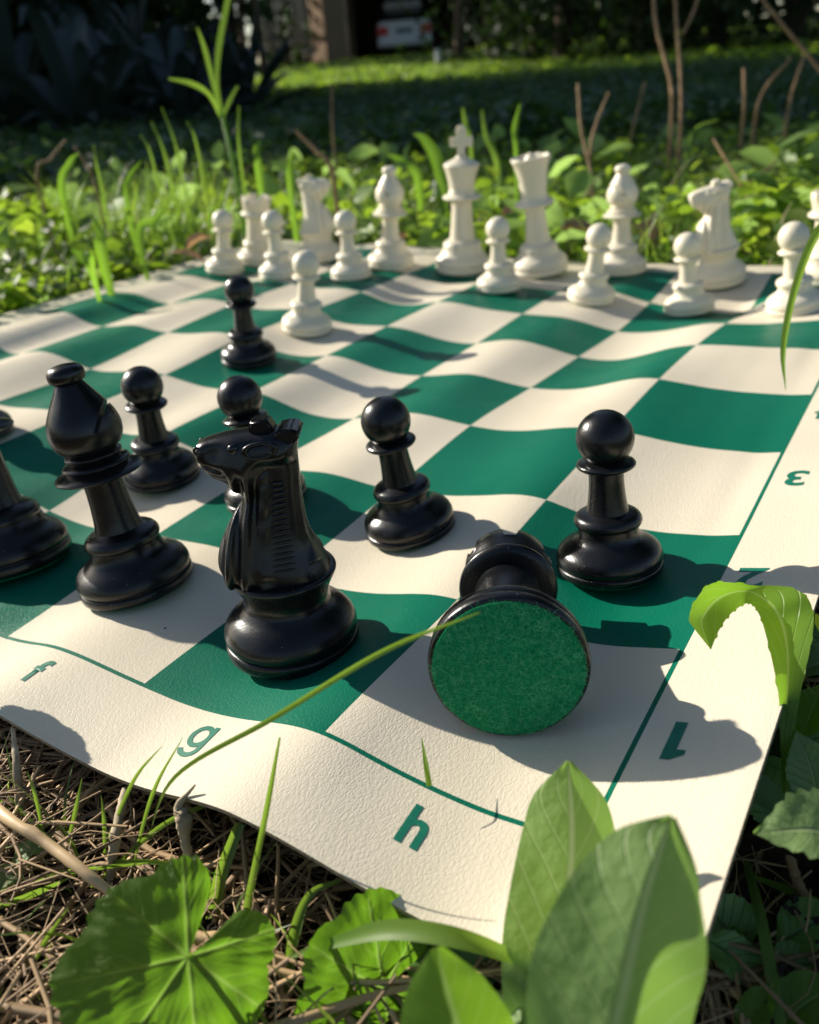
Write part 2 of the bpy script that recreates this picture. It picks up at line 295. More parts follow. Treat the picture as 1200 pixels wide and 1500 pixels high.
# ================================================================== SETTING: ground sheet
def ground():
    rs = [0, .03, .06] + [.06 * 1.035 ** k for k in range(1, 260)]
    rs = [r for r in rs if r < 300]; nth = 180
    V = []
    for r in rs:
        for k in range(nth):
            th = 2 * pi * k / nth; x = r * cos(th); y = r * sin(th); V.append((x, y, gz(x, y)))
    F = []
    for i in range(len(rs) - 1):
        for k in range(nth):
            a = i * nth + k; b = i * nth + (k + 1) % nth; F.append((a, a + nth, b + nth, b))
    V = np.array(V); me = mesh_np('ground', V, F)
    m, nt, ns, L, b = mat('ground_earth'); b.inputs['Roughness'].default_value = 1; b.inputs['Specular IOR Level'].default_value = .1
    tc = N(ns, 'ShaderNodeTexCoord'); n1 = N(ns, 'ShaderNodeTexNoise'); n1.inputs['Scale'].default_value = 180; n1.inputs['Detail'].default_value = 6
    n2 = N(ns, 'ShaderNodeTexNoise'); n2.inputs['Scale'].default_value = 2.2; n2.inputs['Detail'].default_value = 5
    L.new(tc.outputs['Object'], n1.inputs['Vector']); L.new(tc.outputs['Object'], n2.inputs['Vector'])
    r1 = ramp(ns, [(.35, (0.014, 0.010, 0.006)), (.6, (0.06, 0.042, 0.026)), (.75, (0.12, 0.09, 0.055))]); L.new(n1.outputs[0], r1.inputs[0])
    r2 = ramp(ns, [(.3, (0.02, 0.045, 0.012)), (.7, (0.05, 0.085, 0.02))]); L.new(n2.outputs[0], r2.inputs[0])
    ln = N(ns, 'ShaderNodeVectorMath', operation='LENGTH'); L.new(tc.outputs['Object'], ln.inputs[0])
    mr = N(ns, 'ShaderNodeMapRange'); mr.inputs['From Min'].default_value = .7; mr.inputs['From Max'].default_value = 4
    L.new(ln.outputs['Value'], mr.inputs['Value'])
    mx = N(ns, 'ShaderNodeMix', data_type='RGBA'); L.new(mr.outputs[0], mx.inputs['Factor']); L.new(r1.outputs[0], mx.inputs['A']); L.new(r2.outputs[0], mx.inputs['B'])
    L.new(mx.outputs['Result'], b.inputs['Base Color'])
    bp = N(ns, 'ShaderNodeBump'); bp.inputs['Distance'].default_value = .003; L.new(n1.outputs[0], bp.inputs['Height']); L.new(bp.outputs[0], b.inputs['Normal'])
    o = link('ground', me, m); tag(o, 'bare dark soil under weeds and grass', kind='structure')
ground()
# ================================================================== chess mat
def mat_vinyl():
    m, nt, ns, L, b = mat('printed_vinyl')
    uv = N(ns, 'ShaderNodeUVMap'); sp = N(ns, 'ShaderNodeSeparateXYZ'); L.new(uv.outputs[0], sp.inputs[0])   # uv in mm
    def M(op, a, bb=None, c=None):
        n = N(ns, 'ShaderNodeMath', operation=op)
        for i, v in enumerate((a, bb, c)):
            if v is None: continue
            if isinstance(v, (int, float)): n.inputs[i].default_value = v
            else: L.new(v, n.inputs[i])
        return n.outputs[0]
    x, y = sp.outputs[0], sp.outputs[1]
    fx = M('FLOOR', M('DIVIDE', x, S)); fy = M('FLOOR', M('DIVIDE', y, S))
    par = M('FLOORED_MODULO', M('ADD', fx, fy), 2)
    W = 8 * S; t = 1.15
    def box(lo, hi):
        return M('MULTIPLY', M('MULTIPLY', M('GREATER_THAN', x, lo), M('LESS_THAN', x, hi)), M('MULTIPLY', M('GREATER_THAN', y, lo), M('LESS_THAN', y, hi)))
    inn = box(0, W); outr = box(-t, W + t)
    green = M('MAXIMUM', M('MULTIPLY', inn, M('GREATER_THAN', par, .5)), M('SUBTRACT', outr, inn))
    tc = N(ns, 'ShaderNodeTexCoord')
    nz = N(ns, 'ShaderNodeTexNoise'); nz.inputs['Scale'].default_value = 14; nz.inputs['Detail'].default_value = 6; L.new(tc.outputs['Object'], nz.inputs['Vector'])
    cw = ramp(ns, [(.3, (0.66, 0.585, 0.445)), (.7, (0.72, 0.645, 0.50))]); L.new(nz.outputs[0], cw.inputs[0])
    cg = ramp(ns, [(.3, (0.0, 0.120, 0.068)), (.7, (0.001, 0.142, 0.082))]); L.new(nz.outputs[0], cg.inputs[0])
    mx = N(ns, 'ShaderNodeMix', data_type='RGBA'); L.new(green, mx.inputs['Factor']); L.new(cw.outputs[0], mx.inputs['A']); L.new(cg.outputs[0], mx.inputs['B'])
    # small specks of soil
    v = N(ns, 'ShaderNodeTexVoronoi'); v.inputs['Scale'].default_value = 34; L.new(tc.outputs['Object'], v.inputs['Vector'])
    sc_ = N(ns, 'ShaderNodeSeparateColor'); L.new(v.outputs['Color'], sc_.inputs[0])
    spk = M('MULTIPLY', M('LESS_THAN', v.outputs['Distance'], 0.014), M('GREATER_THAN', sc_.outputs[0], .72))
    mx2 = N(ns, 'ShaderNodeMix', data_type='RGBA'); L.new(spk, mx2.inputs['Factor']); L.new(mx.outputs['Result'], mx2.inputs['A']); mx2.inputs['B'].default_value = (.05, .035, .02, 1)
    L.new(mx2.outputs['Result'], b.inputs['Base Color'])
    b.inputs['Roughness'].default_value = .48; b.inputs['Specular IOR Level'].default_value = .14
    sm_ = N(ns, 'ShaderNodeTexNoise'); sm_.inputs['Scale'].default_value = 38; sm_.inputs['Detail'].default_value = 7; sm_.inputs['Roughness'].default_value = .65; L.new(tc.outputs['Object'], sm_.inputs['Vector'])
    smr = N(ns, 'ShaderNodeMapRange'); smr.inputs['From Min'].default_value = .35; smr.inputs['From Max'].default_value = .7; smr.inputs['To Min'].default_value = .36; smr.inputs['To Max'].default_value = .58; L.new(sm_.outputs[0], smr.inputs['Value']); L.new(smr.outputs[0], b.inputs['Roughness'])
    # leather grain: short creases running mostly one way
    mp = N(ns, 'ShaderNodeMapping'); mp.inputs['Rotation'].default_value = (0, 0, radians(12)); mp.inputs['Scale'].default_value = (.62, 1.25, 1)
    L.new(uv.outputs[0], mp.inputs['Vector'])
    nd = N(ns, 'ShaderNodeTexNoise'); nd.inputs['Scale'].default_value = .9; nd.inputs['Detail'].default_value = 3; L.new(mp.outputs[0], nd.inputs['Vector'])
    va = N(ns, 'ShaderNodeVectorMath', operation='MULTIPLY_ADD'); va.inputs[1].default_value = (1.5, 1.5, 0)
    L.new(nd.outputs['Color'], va.inputs[0]); L.new(mp.outputs[0], va.inputs[2])
    v1 = N(ns, 'ShaderNodeTexVoronoi', feature='DISTANCE_TO_EDGE'); v1.inputs['Scale'].default_value = 1.0; L.new(va.outputs[0], v1.inputs['Vector'])
    m1 = N(ns, 'ShaderNodeMapRange'); m1.inputs['From Max'].default_value = .16; L.new(v1.outputs['Distance'], m1.inputs['Value'])
    nf = N(ns, 'ShaderNodeTexNoise'); nf.inputs['Scale'].default_value = 2.2; nf.inputs['Detail'].default_value = 5; L.new(va.outputs[0], nf.inputs['Vector'])
    hh = M('ADD', M('MULTIPLY', m1.outputs[0], .5), M('MULTIPLY', nf.outputs[0], .9))
    bp = N(ns, 'ShaderNodeBump'); bp.inputs['Strength'].default_value = .42; bp.inputs['Distance'].default_value = .00016
    L.new(hh, bp.inputs['Height']); L.new(bp.outputs[0], b.inputs['Normal'])
    return m
M_VINYL = mat_vinyl()
M_BACKING = simple('mat_backing', (0.42, 0.35, 0.24), .95, scale=700, col2=(0.2, 0.16, 0.1), bump=.0005)
M_PRINT = simple('printed_green', (0.003, 0.13, 0.08), .45, scale=600, col2=(0.006, 0.17, 0.10))
matT = empty('chess_mat', (8 * S * MM / 2, 8 * S * MM / 2, 0))
tag(matT, 'wavy roll-up chess mat with green and cream squares lying on the weeds', 'chess mat')
def build_mat():
    n = 260; gx = np.linspace(-MARG, 8 * S + MARG, n); V = []; UV = []
    off = Vector(matT.location) * 1000
    for X in gx:
        for Y in gx:
            # cut edge is not ruler-straight
            x, y = X, (Y if Y > 0 else Y * .98)
            V.append(((x - off.x) * MM, (y - off.y) * MM, zs(X, Y) * MM)); UV.append((X, Y))
    idx = np.arange(n * n).reshape(n, n)
    F = np.stack([idx[:-1, :-1], idx[1:, :-1], idx[1:, 1:], idx[:-1, 1:]], -1).reshape(-1, 4)
    me = mesh_np('mat_sheet', V, F, uv=UV)
    o = link('mat_sheet', me, [M_VINYL, M_BACKING], matT)
    sm = o.modifiers.new('thick', 'SOLIDIFY'); sm.thickness = .0011; sm.offset = -1; sm.material_offset = 1; sm.material_offset_rim = 1; es = o.modifiers.new('crisp_rim', 'EDGE_SPLIT'); es.split_angle = radians(50)
build_mat()
def glyph_mesh(ch, size):
    """flat glyph mesh, origin at its centre, in mm; size = height of a capital/digit"""
    if ch == '1':
        return mesh_py('one', [(-.06, 0, 0), (.1, 0, 0), (.1, .76, 0), (-.02, .76, 0), (-.18, .64, 0), (-.18, .55, 0), (-.06, .55, 0)], [(0, 1, 2, 6), (6, 2, 3), (6, 3, 4, 5)], False), size / .72, 0, .36
    if ch == 'g':
        def arc(cx, cy, rx, ry, a0, a1, n, w_):
            o_ = []; i_ = []
            for k in range(n + 1):
                a = radians(a0 + (a1 - a0) * k / n); o_.append((cx + (rx + w_ / 2) * cos(a), cy + (ry + w_ / 2) * sin(a), 0)); i_.append((cx + (rx - w_ / 2) * cos(a), cy + (ry - w_ / 2) * sin(a), 0))
            return o_ + i_, [(k, k + 1, n + 2 + k, n + 1 + k) for k in range(n)]
        V = []; F = []
        for vv, ff in (arc(0, .27, .205, .225, 0, 360, 28, .11), arc(-.0, -.03, .205, .17, -165, -0, 14, .11), ([(.15, -.03, 0), (.26, -.03, 0), (.26, .55, 0), (.15, .55, 0)], [(0, 1, 2, 3)])):
            F += [tuple(i + len(V) for i in f) for f in ff]; V += vv
        return mesh_py('g', V, F, False), size / .72, 0, .2
    cu = bpy.data.curves.new('glyph', 'FONT'); cu.body = ch; cu.size = 1; cu.align_x = 'CENTER'; cu.offset = .022; cu.resolution_u = 6
    o = bpy.data.objects.new('glyph', cu); COL.objects.link(o)
    dg = bpy.context.evaluated_depsgraph_get(); me = bpy.data.meshes.new_from_object(o.evaluated_get(dg))
    bpy.data.objects.remove(o); bpy.data.curves.remove(cu)
    return me, size / .72, 0, .36 if ch != 'g' else .2
def put_glyph(ch, X, Y, upv, size, name):
    """prints a character on the mat at board position X,Y (mm) with its top towards upv"""
    me, k, ox, oy = glyph_mesh(ch, size)
    bm = bmesh.new(); bm.from_mesh(me)
    for _ in range(3):
        es = [e for e in bm.edges if e.calc_length() * k > 1.6]
        if not es: break
        bmesh.ops.subdivide_edges(bm, edges=es, cuts=1); bmesh.ops.triangulate(bm, faces=bm.faces)
    u = Vector(upv); r = Vector((u.y, -u.x))
    loc = Vector(matT.location) * 1000
    for v in bm.verts:
        a = (v.co.x - ox) * k; b = (v.co.y - oy) * k
        x = X + r.x * a + u.x * b; y = Y + r.y * a + u.y * b
        yy = y if y > 0 else y * .98
        v.co = ((x - loc.x) * MM, (yy - loc.y) * MM, (zs(x, y) + .12) * MM)
    bmesh.ops.recalc_face_normals(bm, faces=bm.faces)
    for f in bm.faces:
        if f.normal.z < 0: f.normal_flip()
    me2 = mesh_bm(name, bm); return link(name, me2, M_PRINT, matT)
for k, ch in enumerate('hgfedcba'):
    put_glyph(ch, -9.3, (k + .5) * S + .8, (1, 0), 8.6, 'printed_letter')
    put_glyph(ch, 8 * S + 10.5, (k + .5) * S, (-1, 0), 8.6, 'printed_letter')
for k, ch in enumerate('12345678'):
    put_glyph(ch, (k + .5) * S + (-2, 4, 8, 7, 5, 3, 2, 1)[k], -8.0, (-1, 0), 10.6, 'printed_number')
    put_glyph(ch, (k + .5) * S, 8 * S + 9, (1, 0), 8.6, 'printed_number')
# ================================================================== chess pieces
def chaikin(P, it=2):
    P = [tuple(p) for p in P]
    for _ in range(it):
        Q = [P[0]]
        for a, b in zip(P[:-1], P[1:]):
            Q.append((a[0] * .78 + b[0] * .22, a[1] * .78 + b[1] * .22)); Q.append((a[0] * .22 + b[0] * .78, a[1] * .22 + b[1] * .78))
        Q.append(P[-1]); P = Q
    return P
def lathe(prof, seg=64, soft=1, fn=None):
    P = chaikin(prof, soft) if soft else prof
    V = []; F = []
    for r, z in P:
        for k in range(seg):
            a = 2 * pi * k / seg; rr, zz = (r, z) if fn is None else fn(r, z, a)
            V.append((rr * cos(a) * MM, rr * sin(a) * MM, zz * MM))
    for i in range(len(P) - 1):
        for k in range(seg):
            a = i * seg + k; b = i * seg + (k + 1) % seg; F.append((a, b, b + seg, a + seg))
    return mesh_np('turned', V, F, sharp=radians(50))
def tilt_q(ax, ay, yaw=0):
    n = Vector((ax, ay, sqrt(1 - ax * ax - ay * ay)))
    q = Vector((0, 0, 1)).rotation_difference(n)
    from mathutils import Quaternion
    return q @ Quaternion((0, 0, 1), yaw)
PROF = {
 'pawn': [('base', [(13.0, .5), (13.9, .7), (14.1, 1.6), (14.0, 2.7), (13.3, 3.0), (13.9, 3.4), (14.1, 4.6), (13.4, 6.6), (11.6, 8.1), (9.0, 9.6), (8.0, 11.2), (7.9, 13.2)]),
          ('ring', [(7.9, 13.2), (8.7, 13.7), (9.0, 14.9), (8.2, 16.3), (6.6, 16.9), (5.5, 17.2)]),
          ('stem', [(5.5, 17.2), (5.2, 18.5), (4.75, 22), (4.45, 26), (4.6, 28.6)]),
          ('collar', [(4.6, 28.6), (6.2, 28.8), (7.5, 29.6), (7.6, 30.4), (6.6, 31.0), (4.5, 31.6), (4.2, 32.2)]),
          ('head', None)],
 'bishop': [('base', [(15.2, .5), (16.2, .7), (16.5, 1.8), (16.4, 3.2), (15.5, 3.6), (16.3, 4.0), (16.5, 5.6), (15.6, 7.8), (13.4, 9.4), (11.2, 10.8), (10.2, 12.6), (10.0, 14.6)]),
            ('ring', [(10.0, 14.6), (10.6, 15.2), (10.7, 16.6), (9.6, 18.0), (7.8, 18.7), (6.7, 19.3)]),
            ('stem', [(6.7, 19.3), (6.2, 21.5), (5.6, 27), (5.35, 32.5), (5.5, 35.2)]),
            ('collar', [(5.5, 35.2), (9.0, 35.2), (12.0, 36.0), (12.2, 36.7), (10.5, 37.5), (8.6, 38.0), (8.9, 38.6), (9.4, 39.2), (8.8, 39.9), (7.3, 40.3), (6.5, 40.7), (7.6, 41.3), (7.9, 42.0), (7.0, 42.6), (6.6, 42.9)]),
            ('mitre', [(6.6, 42.9), (8.6, 44.2), (9.7, 46.6), (10.0, 49.2), (9.2, 52.6), (7.4, 56.0), (5.2, 59.4), (3.9, 61.6), (3.5, 62.2)]),
            ('finial', [(3.5, 62.2), (4.5, 62.5), (5.0, 63.7), (4.9, 65.2), (3.8, 66.6), (1.4, 67.1), (0.01, 67.1)])],
 'rook': [('base', [(15.4, .6), (16.2, .8), (16.5, 2.0), (16.4, 3.2), (15.8, 3.6), (16.2, 4.1), (16.4, 5.4), (15.4, 7.6), (13.2, 9.0), (11.6, 10.2), (11.2, 12.0), (11.0, 13.8)]),
          ('ring', [(11.0, 13.8), (11.5, 14.4), (11.4, 15.8), (10.2, 17.0), (9.0, 17.6)]),
          ('stem', [(9.0, 17.6), (8.4, 20), (7.9, 26), (7.7, 32), (7.9, 35.0)]),
          ('collar', [(7.9, 35.0), (10.6, 35.2), (11.8, 36.2), (11.8, 37.4), (10.4, 38.2), (9.4, 38.8)]),
          ('turret', None)],
 'queen': [('base', [(17.6, .5), (18.6, .8), (18.9, 2.2), (18.8, 4.0), (17.8, 4.5), (18.6, 5.0), (18.6, 7.0), (17.2, 9.6), (14.8, 11.4), (13.2, 13.2), (12.6, 15.4)]),
           ('ring', [(12.6, 15.4), (12.9, 16.4), (12.0, 18.2), (10.0, 19.6), (8.4, 20.2)]),
           ('stem', [(8.4, 20.2), (7.8, 23), (7.0, 31), (6.4, 39), (6.5, 43.4)]),
           ('collar', [(6.5, 43.4), (11.5, 43.6), (13.2, 44.8), (12.4, 45.8), (9.6, 46.8), (9.4, 48.2), (8.4, 49.2)]),
           ('coronet', None)],
 'king': [('base', [(17.8, .5), (18.8, .8), (19.2, 2.4), (19.0, 4.4), (18.0, 5.0), (18.8, 5.6), (18.9, 7.8), (17.4, 10.6), (15.0, 12.8), (13.8, 15.0), (13.2, 17.6)]),
          ('ring', [(13.2, 17.6), (13.6, 18.6), (12.6, 20.4), (10.4, 21.6), (8.9, 22.2)]),
          ('stem', [(8.9, 22.2), (8.3, 25), (7.4, 34), (6.9, 43), (7.0, 48.4)]),
          ('collar', [(7.0, 48.4), (11.6, 48.6), (13.4, 49.8), (12.6, 50.8), (9.8, 51.8), (8.6, 53.0), (9.0, 54.0), (8.4, 55.2)]),
          ('crown', [(8.4, 55.2), (8.5, 57), (9.6, 63), (11.8, 69.4), (12.2, 70.8), (11.2, 71.6), (8.0, 73.0), (4.6, 74.6), (3.4, 75.6), (3.2, 76.4)])],
}
FELT_R = {'pawn': 13.0, 'bishop': 15.2, 'rook': 15.3, 'queen': 17.6, 'king': 17.8, 'knight': 15.4}
_cache = {}
def sphere_mesh(r, z, seg=48, bottom=-1.0):
    P = []
    n = 24
    for i in range(n + 1):
        t = -pi / 2 * .80 + (pi / 2 * 1.80) * i / n
        P.append((max(r * cos(t), .001), z + r * sin(t)))
    return lathe(P, seg, 0)
def turret_mesh(seg=96):
    def fn(r, z, a):
        if z > 44.6:
            m = (a * 6 / (2 * pi)) % 1
            notch = 1 if abs(m - .5) < .16 else 0
            if notch: z = 44.6 + (z - 44.6) * .05
        return r, z
    P = [(9.4, 38.8), (9.8, 40.5), (10.4, 43.4), (10.8, 44.7), (10.9, 46), (10.9, 48.4), (10.6, 48.8), (8.4, 48.8), (8.1, 48.4), (8.1, 45.2), (8.0, 44.4), (4, 44.2), (.01, 44.2)]
    return lathe(P, seg, 0, fn)
def coronet_mesh(seg=108):
    def fn(r, z, a):
        if z > 68: z += .8 * (abs(cos(a * 4.5)) - .5) if r > 8 else 0
        return r, z
    P = [(8.4, 49.2), (8.5, 52), (9.2, 60), (10.6, 67), (11.9, 70.2), (12.7, 72.0), (12.6, 73.4), (11.4, 73.6), (9.8, 71.4), (6.5, 70.8), (4.2, 72.4), (2.6, 75.2), (.01, 76.2)]
    return lathe(chaikin(P, 1), seg, 0, fn)
def cross_mesh():
    o2 = [(-2.4, -4.6), (-2.6, 1.6), (-7.4, 1.0), (-7.8, 7.4), (-3.2, 6.8), (-3.6, 11.6), (-1.9, 14.2), (1.9, 14.2), (3.6, 11.6), (3.2, 6.8), (7.8, 7.4), (7.4, 1.0), (2.6, 1.6), (2.4, -4.6)]
    bm = bmesh.new(); vs = [bm.verts.new((x * MM, -1.7 * MM, (z + 80.4) * MM)) for x, z in o2]
    f = bm.faces.new(vs); r = bmesh.ops.extrude_face_region(bm, geom=[f])
    for v in r['geom']:
        if isinstance(v, bmesh.types.BMVert): v.co.y += 3.4 * MM
    bmesh.ops.recalc_face_normals(bm, faces=bm.faces)
    bmesh.ops.bevel(bm, geom=list(bm.edges), offset=.6 * MM, segments=2, affect='EDGES')
    return mesh_bm('cross', bm, True, radians(40))
def mitre_mesh(prof, seg=72):
    """bishop's head with the slanting slot cut in"""
    me = lathe(prof, seg); bm = bmesh.new(); bm.from_mesh(me)
    # close ends for the boolean
    be = [e for e in bm.edges if e.is_boundary]; bmesh.ops.holes_fill(bm, edges=be)
    bmesh.ops.recalc_face_normals(bm, faces=bm.faces); bm.to_mesh(me); bm.free()
    o = bpy.data.objects.new('t', me); COL.objects.link(o)
    bm = bmesh.new(); bmesh.ops.create_cube(bm, size=1)
    bmesh.ops.scale(bm, vec=(12 * MM, 30 * MM, 1.1 * MM), verts=bm.verts)
    bmesh.ops.rotate(bm, cent=(0, 0, 0), matrix=Matrix.Rotation(radians(-64), 3, 'Y'), verts=bm.verts)
    bmesh.ops.translate(bm, vec=(7.6 * MM, 0, 54.5 * MM), verts=bm.verts)
    cme = bpy.data.meshes.new('c'); bm.to_mesh(cme); bm.free(); co = bpy.data.objects.new('c', cme); COL.objects.link(co)
    md = o.modifiers.new('b', 'BOOLEAN'); md.operation = 'DIFFERENCE'; md.object = co; md.solver = 'EXACT'
    dg = bpy.context.evaluated_depsgraph_get(); out = bpy.data.meshes.new_from_object(o.evaluated_get(dg))
    bpy.data.objects.remove(o); bpy.data.objects.remove(co)
    out.polygons.foreach_set('use_smooth', [True] * len(out.polygons)); out.set_sharp_from_angle(angle=radians(35))
    return out
# knight carved body: (front u,w, back u,w, half thickness) in mm, u = forward, w = up; sections from the shoulder to the nose
KN = [(13.2, 20.6, -12.0, 21.6, 11.4), (14.6, 23.2, -11.2, 24.0, 11.4), (14.9, 26.0, -10.0, 26.6, 10.8), (13.9, 29.8, -8.4, 30.2, 9.7), (11.7, 34.2, -7.5, 34.0, 8.6), (9.0, 38.4, -7.2, 38.6, 7.7),
      (6.9, 41.2, -7.1, 43.2, 6.9), (6.8, 42.4, -7.3, 47.6, 6.4), (8.0, 43.4, -7.4, 51.8, 6.2), (9.3, 44.7, -7.6, 55.6, 6.1), (10.5, 45.8, -4.4, 57.9, 6.0), (11.8, 46.5, .2, 58.1, 5.7),
      (13.0, 47.2, 4.4, 58.0, 5.2), (14.0, 48.4, 8.0, 57.7, 4.3), (14.8, 49.9, 11.0, 57.1, 3.8), (15.4, 51.5, 13.2, 56.5, 3.4), (15.7, 53.0, 14.8, 55.8, 2.3)]
def sstep(x): x = min(max(x, 0), 1); return x * x * (3 - 2 * x)
def knight_mesh():
    n = 170; prm = catmull(list(np.array(KN)), n); seg = 96; V = []; F = []
    for i, (fu, fw, bu, bw, t) in enumerate(prm):
        q = i / (n - 1)
        c = Vector((fu + bu, 0, fw + bw)) / 2; ax = Vector((fu - bu, 0, fw - bw)) / 2; L_ = ax.length; ax.normalize()
        for k in range(seg):
            a = 2 * pi * k / seg; cu = cos(a); su = sin(a); e = .74
            x = math.copysign(abs(cu) ** e, cu) * L_; y = abs(su) ** e * t; p = c + ax * x; u, w_ = p.x, p.z
            ur = float(np.interp(w_, [22, 30, 38, 44, 48, 52, 55], [2.6, 2.2, 1.6, .9, .7, 2.6, 4.5])); s = u - ur
            am = 1 - sstep((w_ - 45) / 7)
            if s < 0: d = 1.7 * sstep(-s / .8) * (1 - sstep((w_ - 50) / 3)) * sstep((u + 9.5 + (w_ < 26) * 3) / 2.0)
            else:
                sp = 4.7 - .05 * (w_ - 22)
                d = 2.5 * am * .5 * (1 - cos(2 * pi * min(s / sp, 2.4)))
            # mouth groove and cheek
            dm = abs((w_ - 50.9) - .22 * (u - 14)) if u > 8.6 else 9
            d += .9 * exp(-(dm / .42) ** 2) * sstep((u - 8.6) / 1.5) if q > .6 else 0
            d -= .8 * exp(-((u - 5.6) ** 2 / 7 + (w_ - 49.4) ** 2 / 7)) if q > .4 else 0
            d += .5 * exp(-((u - 10.6) ** 2 / 5 + (w_ - 54.2) ** 2 / 3)) if q > .6 else 0
            y = max(y - d * min(1, abs(su) * 2.2), y * .45) * math.copysign(1, su) if abs(su) > 1e-6 else 0
            V.append((u * MM, y * MM, w_ * MM))
    for i in range(n - 1):
        for k in range(seg):
            a = i * seg + k; b = i * seg + (k + 1) % seg; F.append((a, b, b + seg, a + seg))
    F.append(tuple(range(seg))[::-1]); F.append(tuple((n - 1) * seg + k for k in range(seg)))
    me = mesh_py('knight_carving', V, F, True, None)
    bm = bmesh.new(); bm.from_mesh(me)
    for _ in range(2): bmesh.ops.smooth_vert(bm, verts=[v_ for v_ in bm.verts if len(v_.link_edges) == 4 and v_.co.z > .0222], factor=.5, use_axis_x=True, use_axis_y=True, use_axis_z=True)
    bmesh.ops.recalc_face_normals(bm, faces=bm.faces); bm.to_mesh(me)
    from mathutils.bvhtree import BVHTree
    global KBVH; KBVH = BVHTree.FromBMesh(bm); bm.free(); return me
def kside(u, w_, s):
    hit_ = KBVH.ray_cast(Vector((u * MM, s * .03, w_ * MM)), Vector((0, -s, 0)))
    return hit_[0].y * 1000 if hit_[0] else s * 5
def blob(scale, loc, rot=0, seg=20):
    bm = bmesh.new(); bmesh.ops.create_uvsphere(bm, u_segments=seg, v_segments=seg // 2, radius=1)
    bmesh.ops.scale(bm, vec=[s * MM for s in scale], verts=bm.verts)
    bmesh.ops.rotate(bm, cent=(0, 0, 0), matrix=Matrix.Rotation(rot, 3, 'Y'), verts=bm.verts)
    bmesh.ops.translate(bm, vec=[l * MM for l in loc], verts=bm.verts)
    return mesh_bm('blob', bm)
def torus(R_, r, sc, loc, rot=0):
    V = []; F = []; A, B = 28, 8
    Rm = Matrix.Rotation(rot, 3, 'Y')
    for i in range(A):
        a = 2 * pi * i / A
        for j in range(B):
            b = 2 * pi * j / B; v = Vector(((R_ + r * cos(b)) * cos(a) * sc[0], r * sin(b), (R_ + r * cos(b)) * sin(a) * sc[1]))
            v = Rm @ v + Vector(loc); V.append(v * MM)
    for i in range(A):
        for j in range(B): F.append((i * B + j, ((i + 1) % A) * B + j, ((i + 1) % A) * B + (j + 1) % B, i * B + (j + 1) % B))
    return mesh_py('loop', V, F)
def crest_mesh():
    # forelock block + poll knob on top of the head
    bm = bmesh.new()
    def prism(pts, hw0, hw1):
        n = len(pts); a = [bm.verts.new((x * MM, -hw0 * MM, z * MM)) for x, z in pts]; b = [bm.verts.new((x * MM, hw0 * MM, z * MM)) for x, z in pts]
        bm.faces.new(a); bm.faces.new(b[::-1])
        for i in range(n): bm.faces.new((a[i], a[(i + 1) % n], b[(i + 1) % n], b[i]))
    prism([(2.6, 57.2), (2.2, 60.6), (-1.9, 60.9), (-3.6, 57.4)], 2.4, 2)
    prism([(-2.6, 56.6), (-3.6, 58.3), (-6.8, 59.0), (-9.0, 58.2), (-9.1, 57.0), (-7.2, 55.0)], 4.2, 4)
    bmesh.ops.recalc_face_normals(bm, faces=bm.faces)
    bmesh.ops.bevel(bm, geom=list(bm.edges), offset=.55 * MM, segments=3, affect='EDGES')
    return mesh_bm('crest', bm, True, radians(45))
KBASE = [('base', [(15.4, .5), (16.4, .8), (16.7, 2.2), (16.6, 3.8), (15.7, 4.2), (16.5, 4.6), (16.7, 6.4), (16.0, 8.4), (14.0, 10.6), (12.0, 12.0), (10.9, 13.4)]),
         ('pedestal', [(10.9, 13.4), (10.4, 14.6), (10.6, 16.4), (11.8, 19.0), (12.9, 21.0), (13.1, 21.8), (12.4, 22.3), (9, 22.4), (.01, 22.4)])]
def ridge_mesh(u0, u1, w0, w1, s, r):
    V = []; F = []; seg = 8; n = 6
    for i in range(n):
        t = i / (n - 1); rr = r * (1 - (2 * t - 1) ** 6 * .7); u = u0 + (u1 - u0) * t; w_ = w0 + (w1 - w0) * t
        c = Vector((u, kside(u, w_, s) - s * .12, w_))
        for j in range(seg):
            b = 2 * pi * j / seg; V.append((c + Vector((0, cos(b) * rr * 1.25, sin(b) * rr))) * MM)
    for i in range(n - 1):
        for j in range(seg): F.append((i * seg + j, i * seg + (j + 1) % seg, (i + 1) * seg + (j + 1) % seg, (i + 1) * seg + j))
    F.append(tuple(range(seg))); F.append(tuple((n - 1) * seg + j for j in range(seg)))
    return mesh_py('ridge', V, F, True)
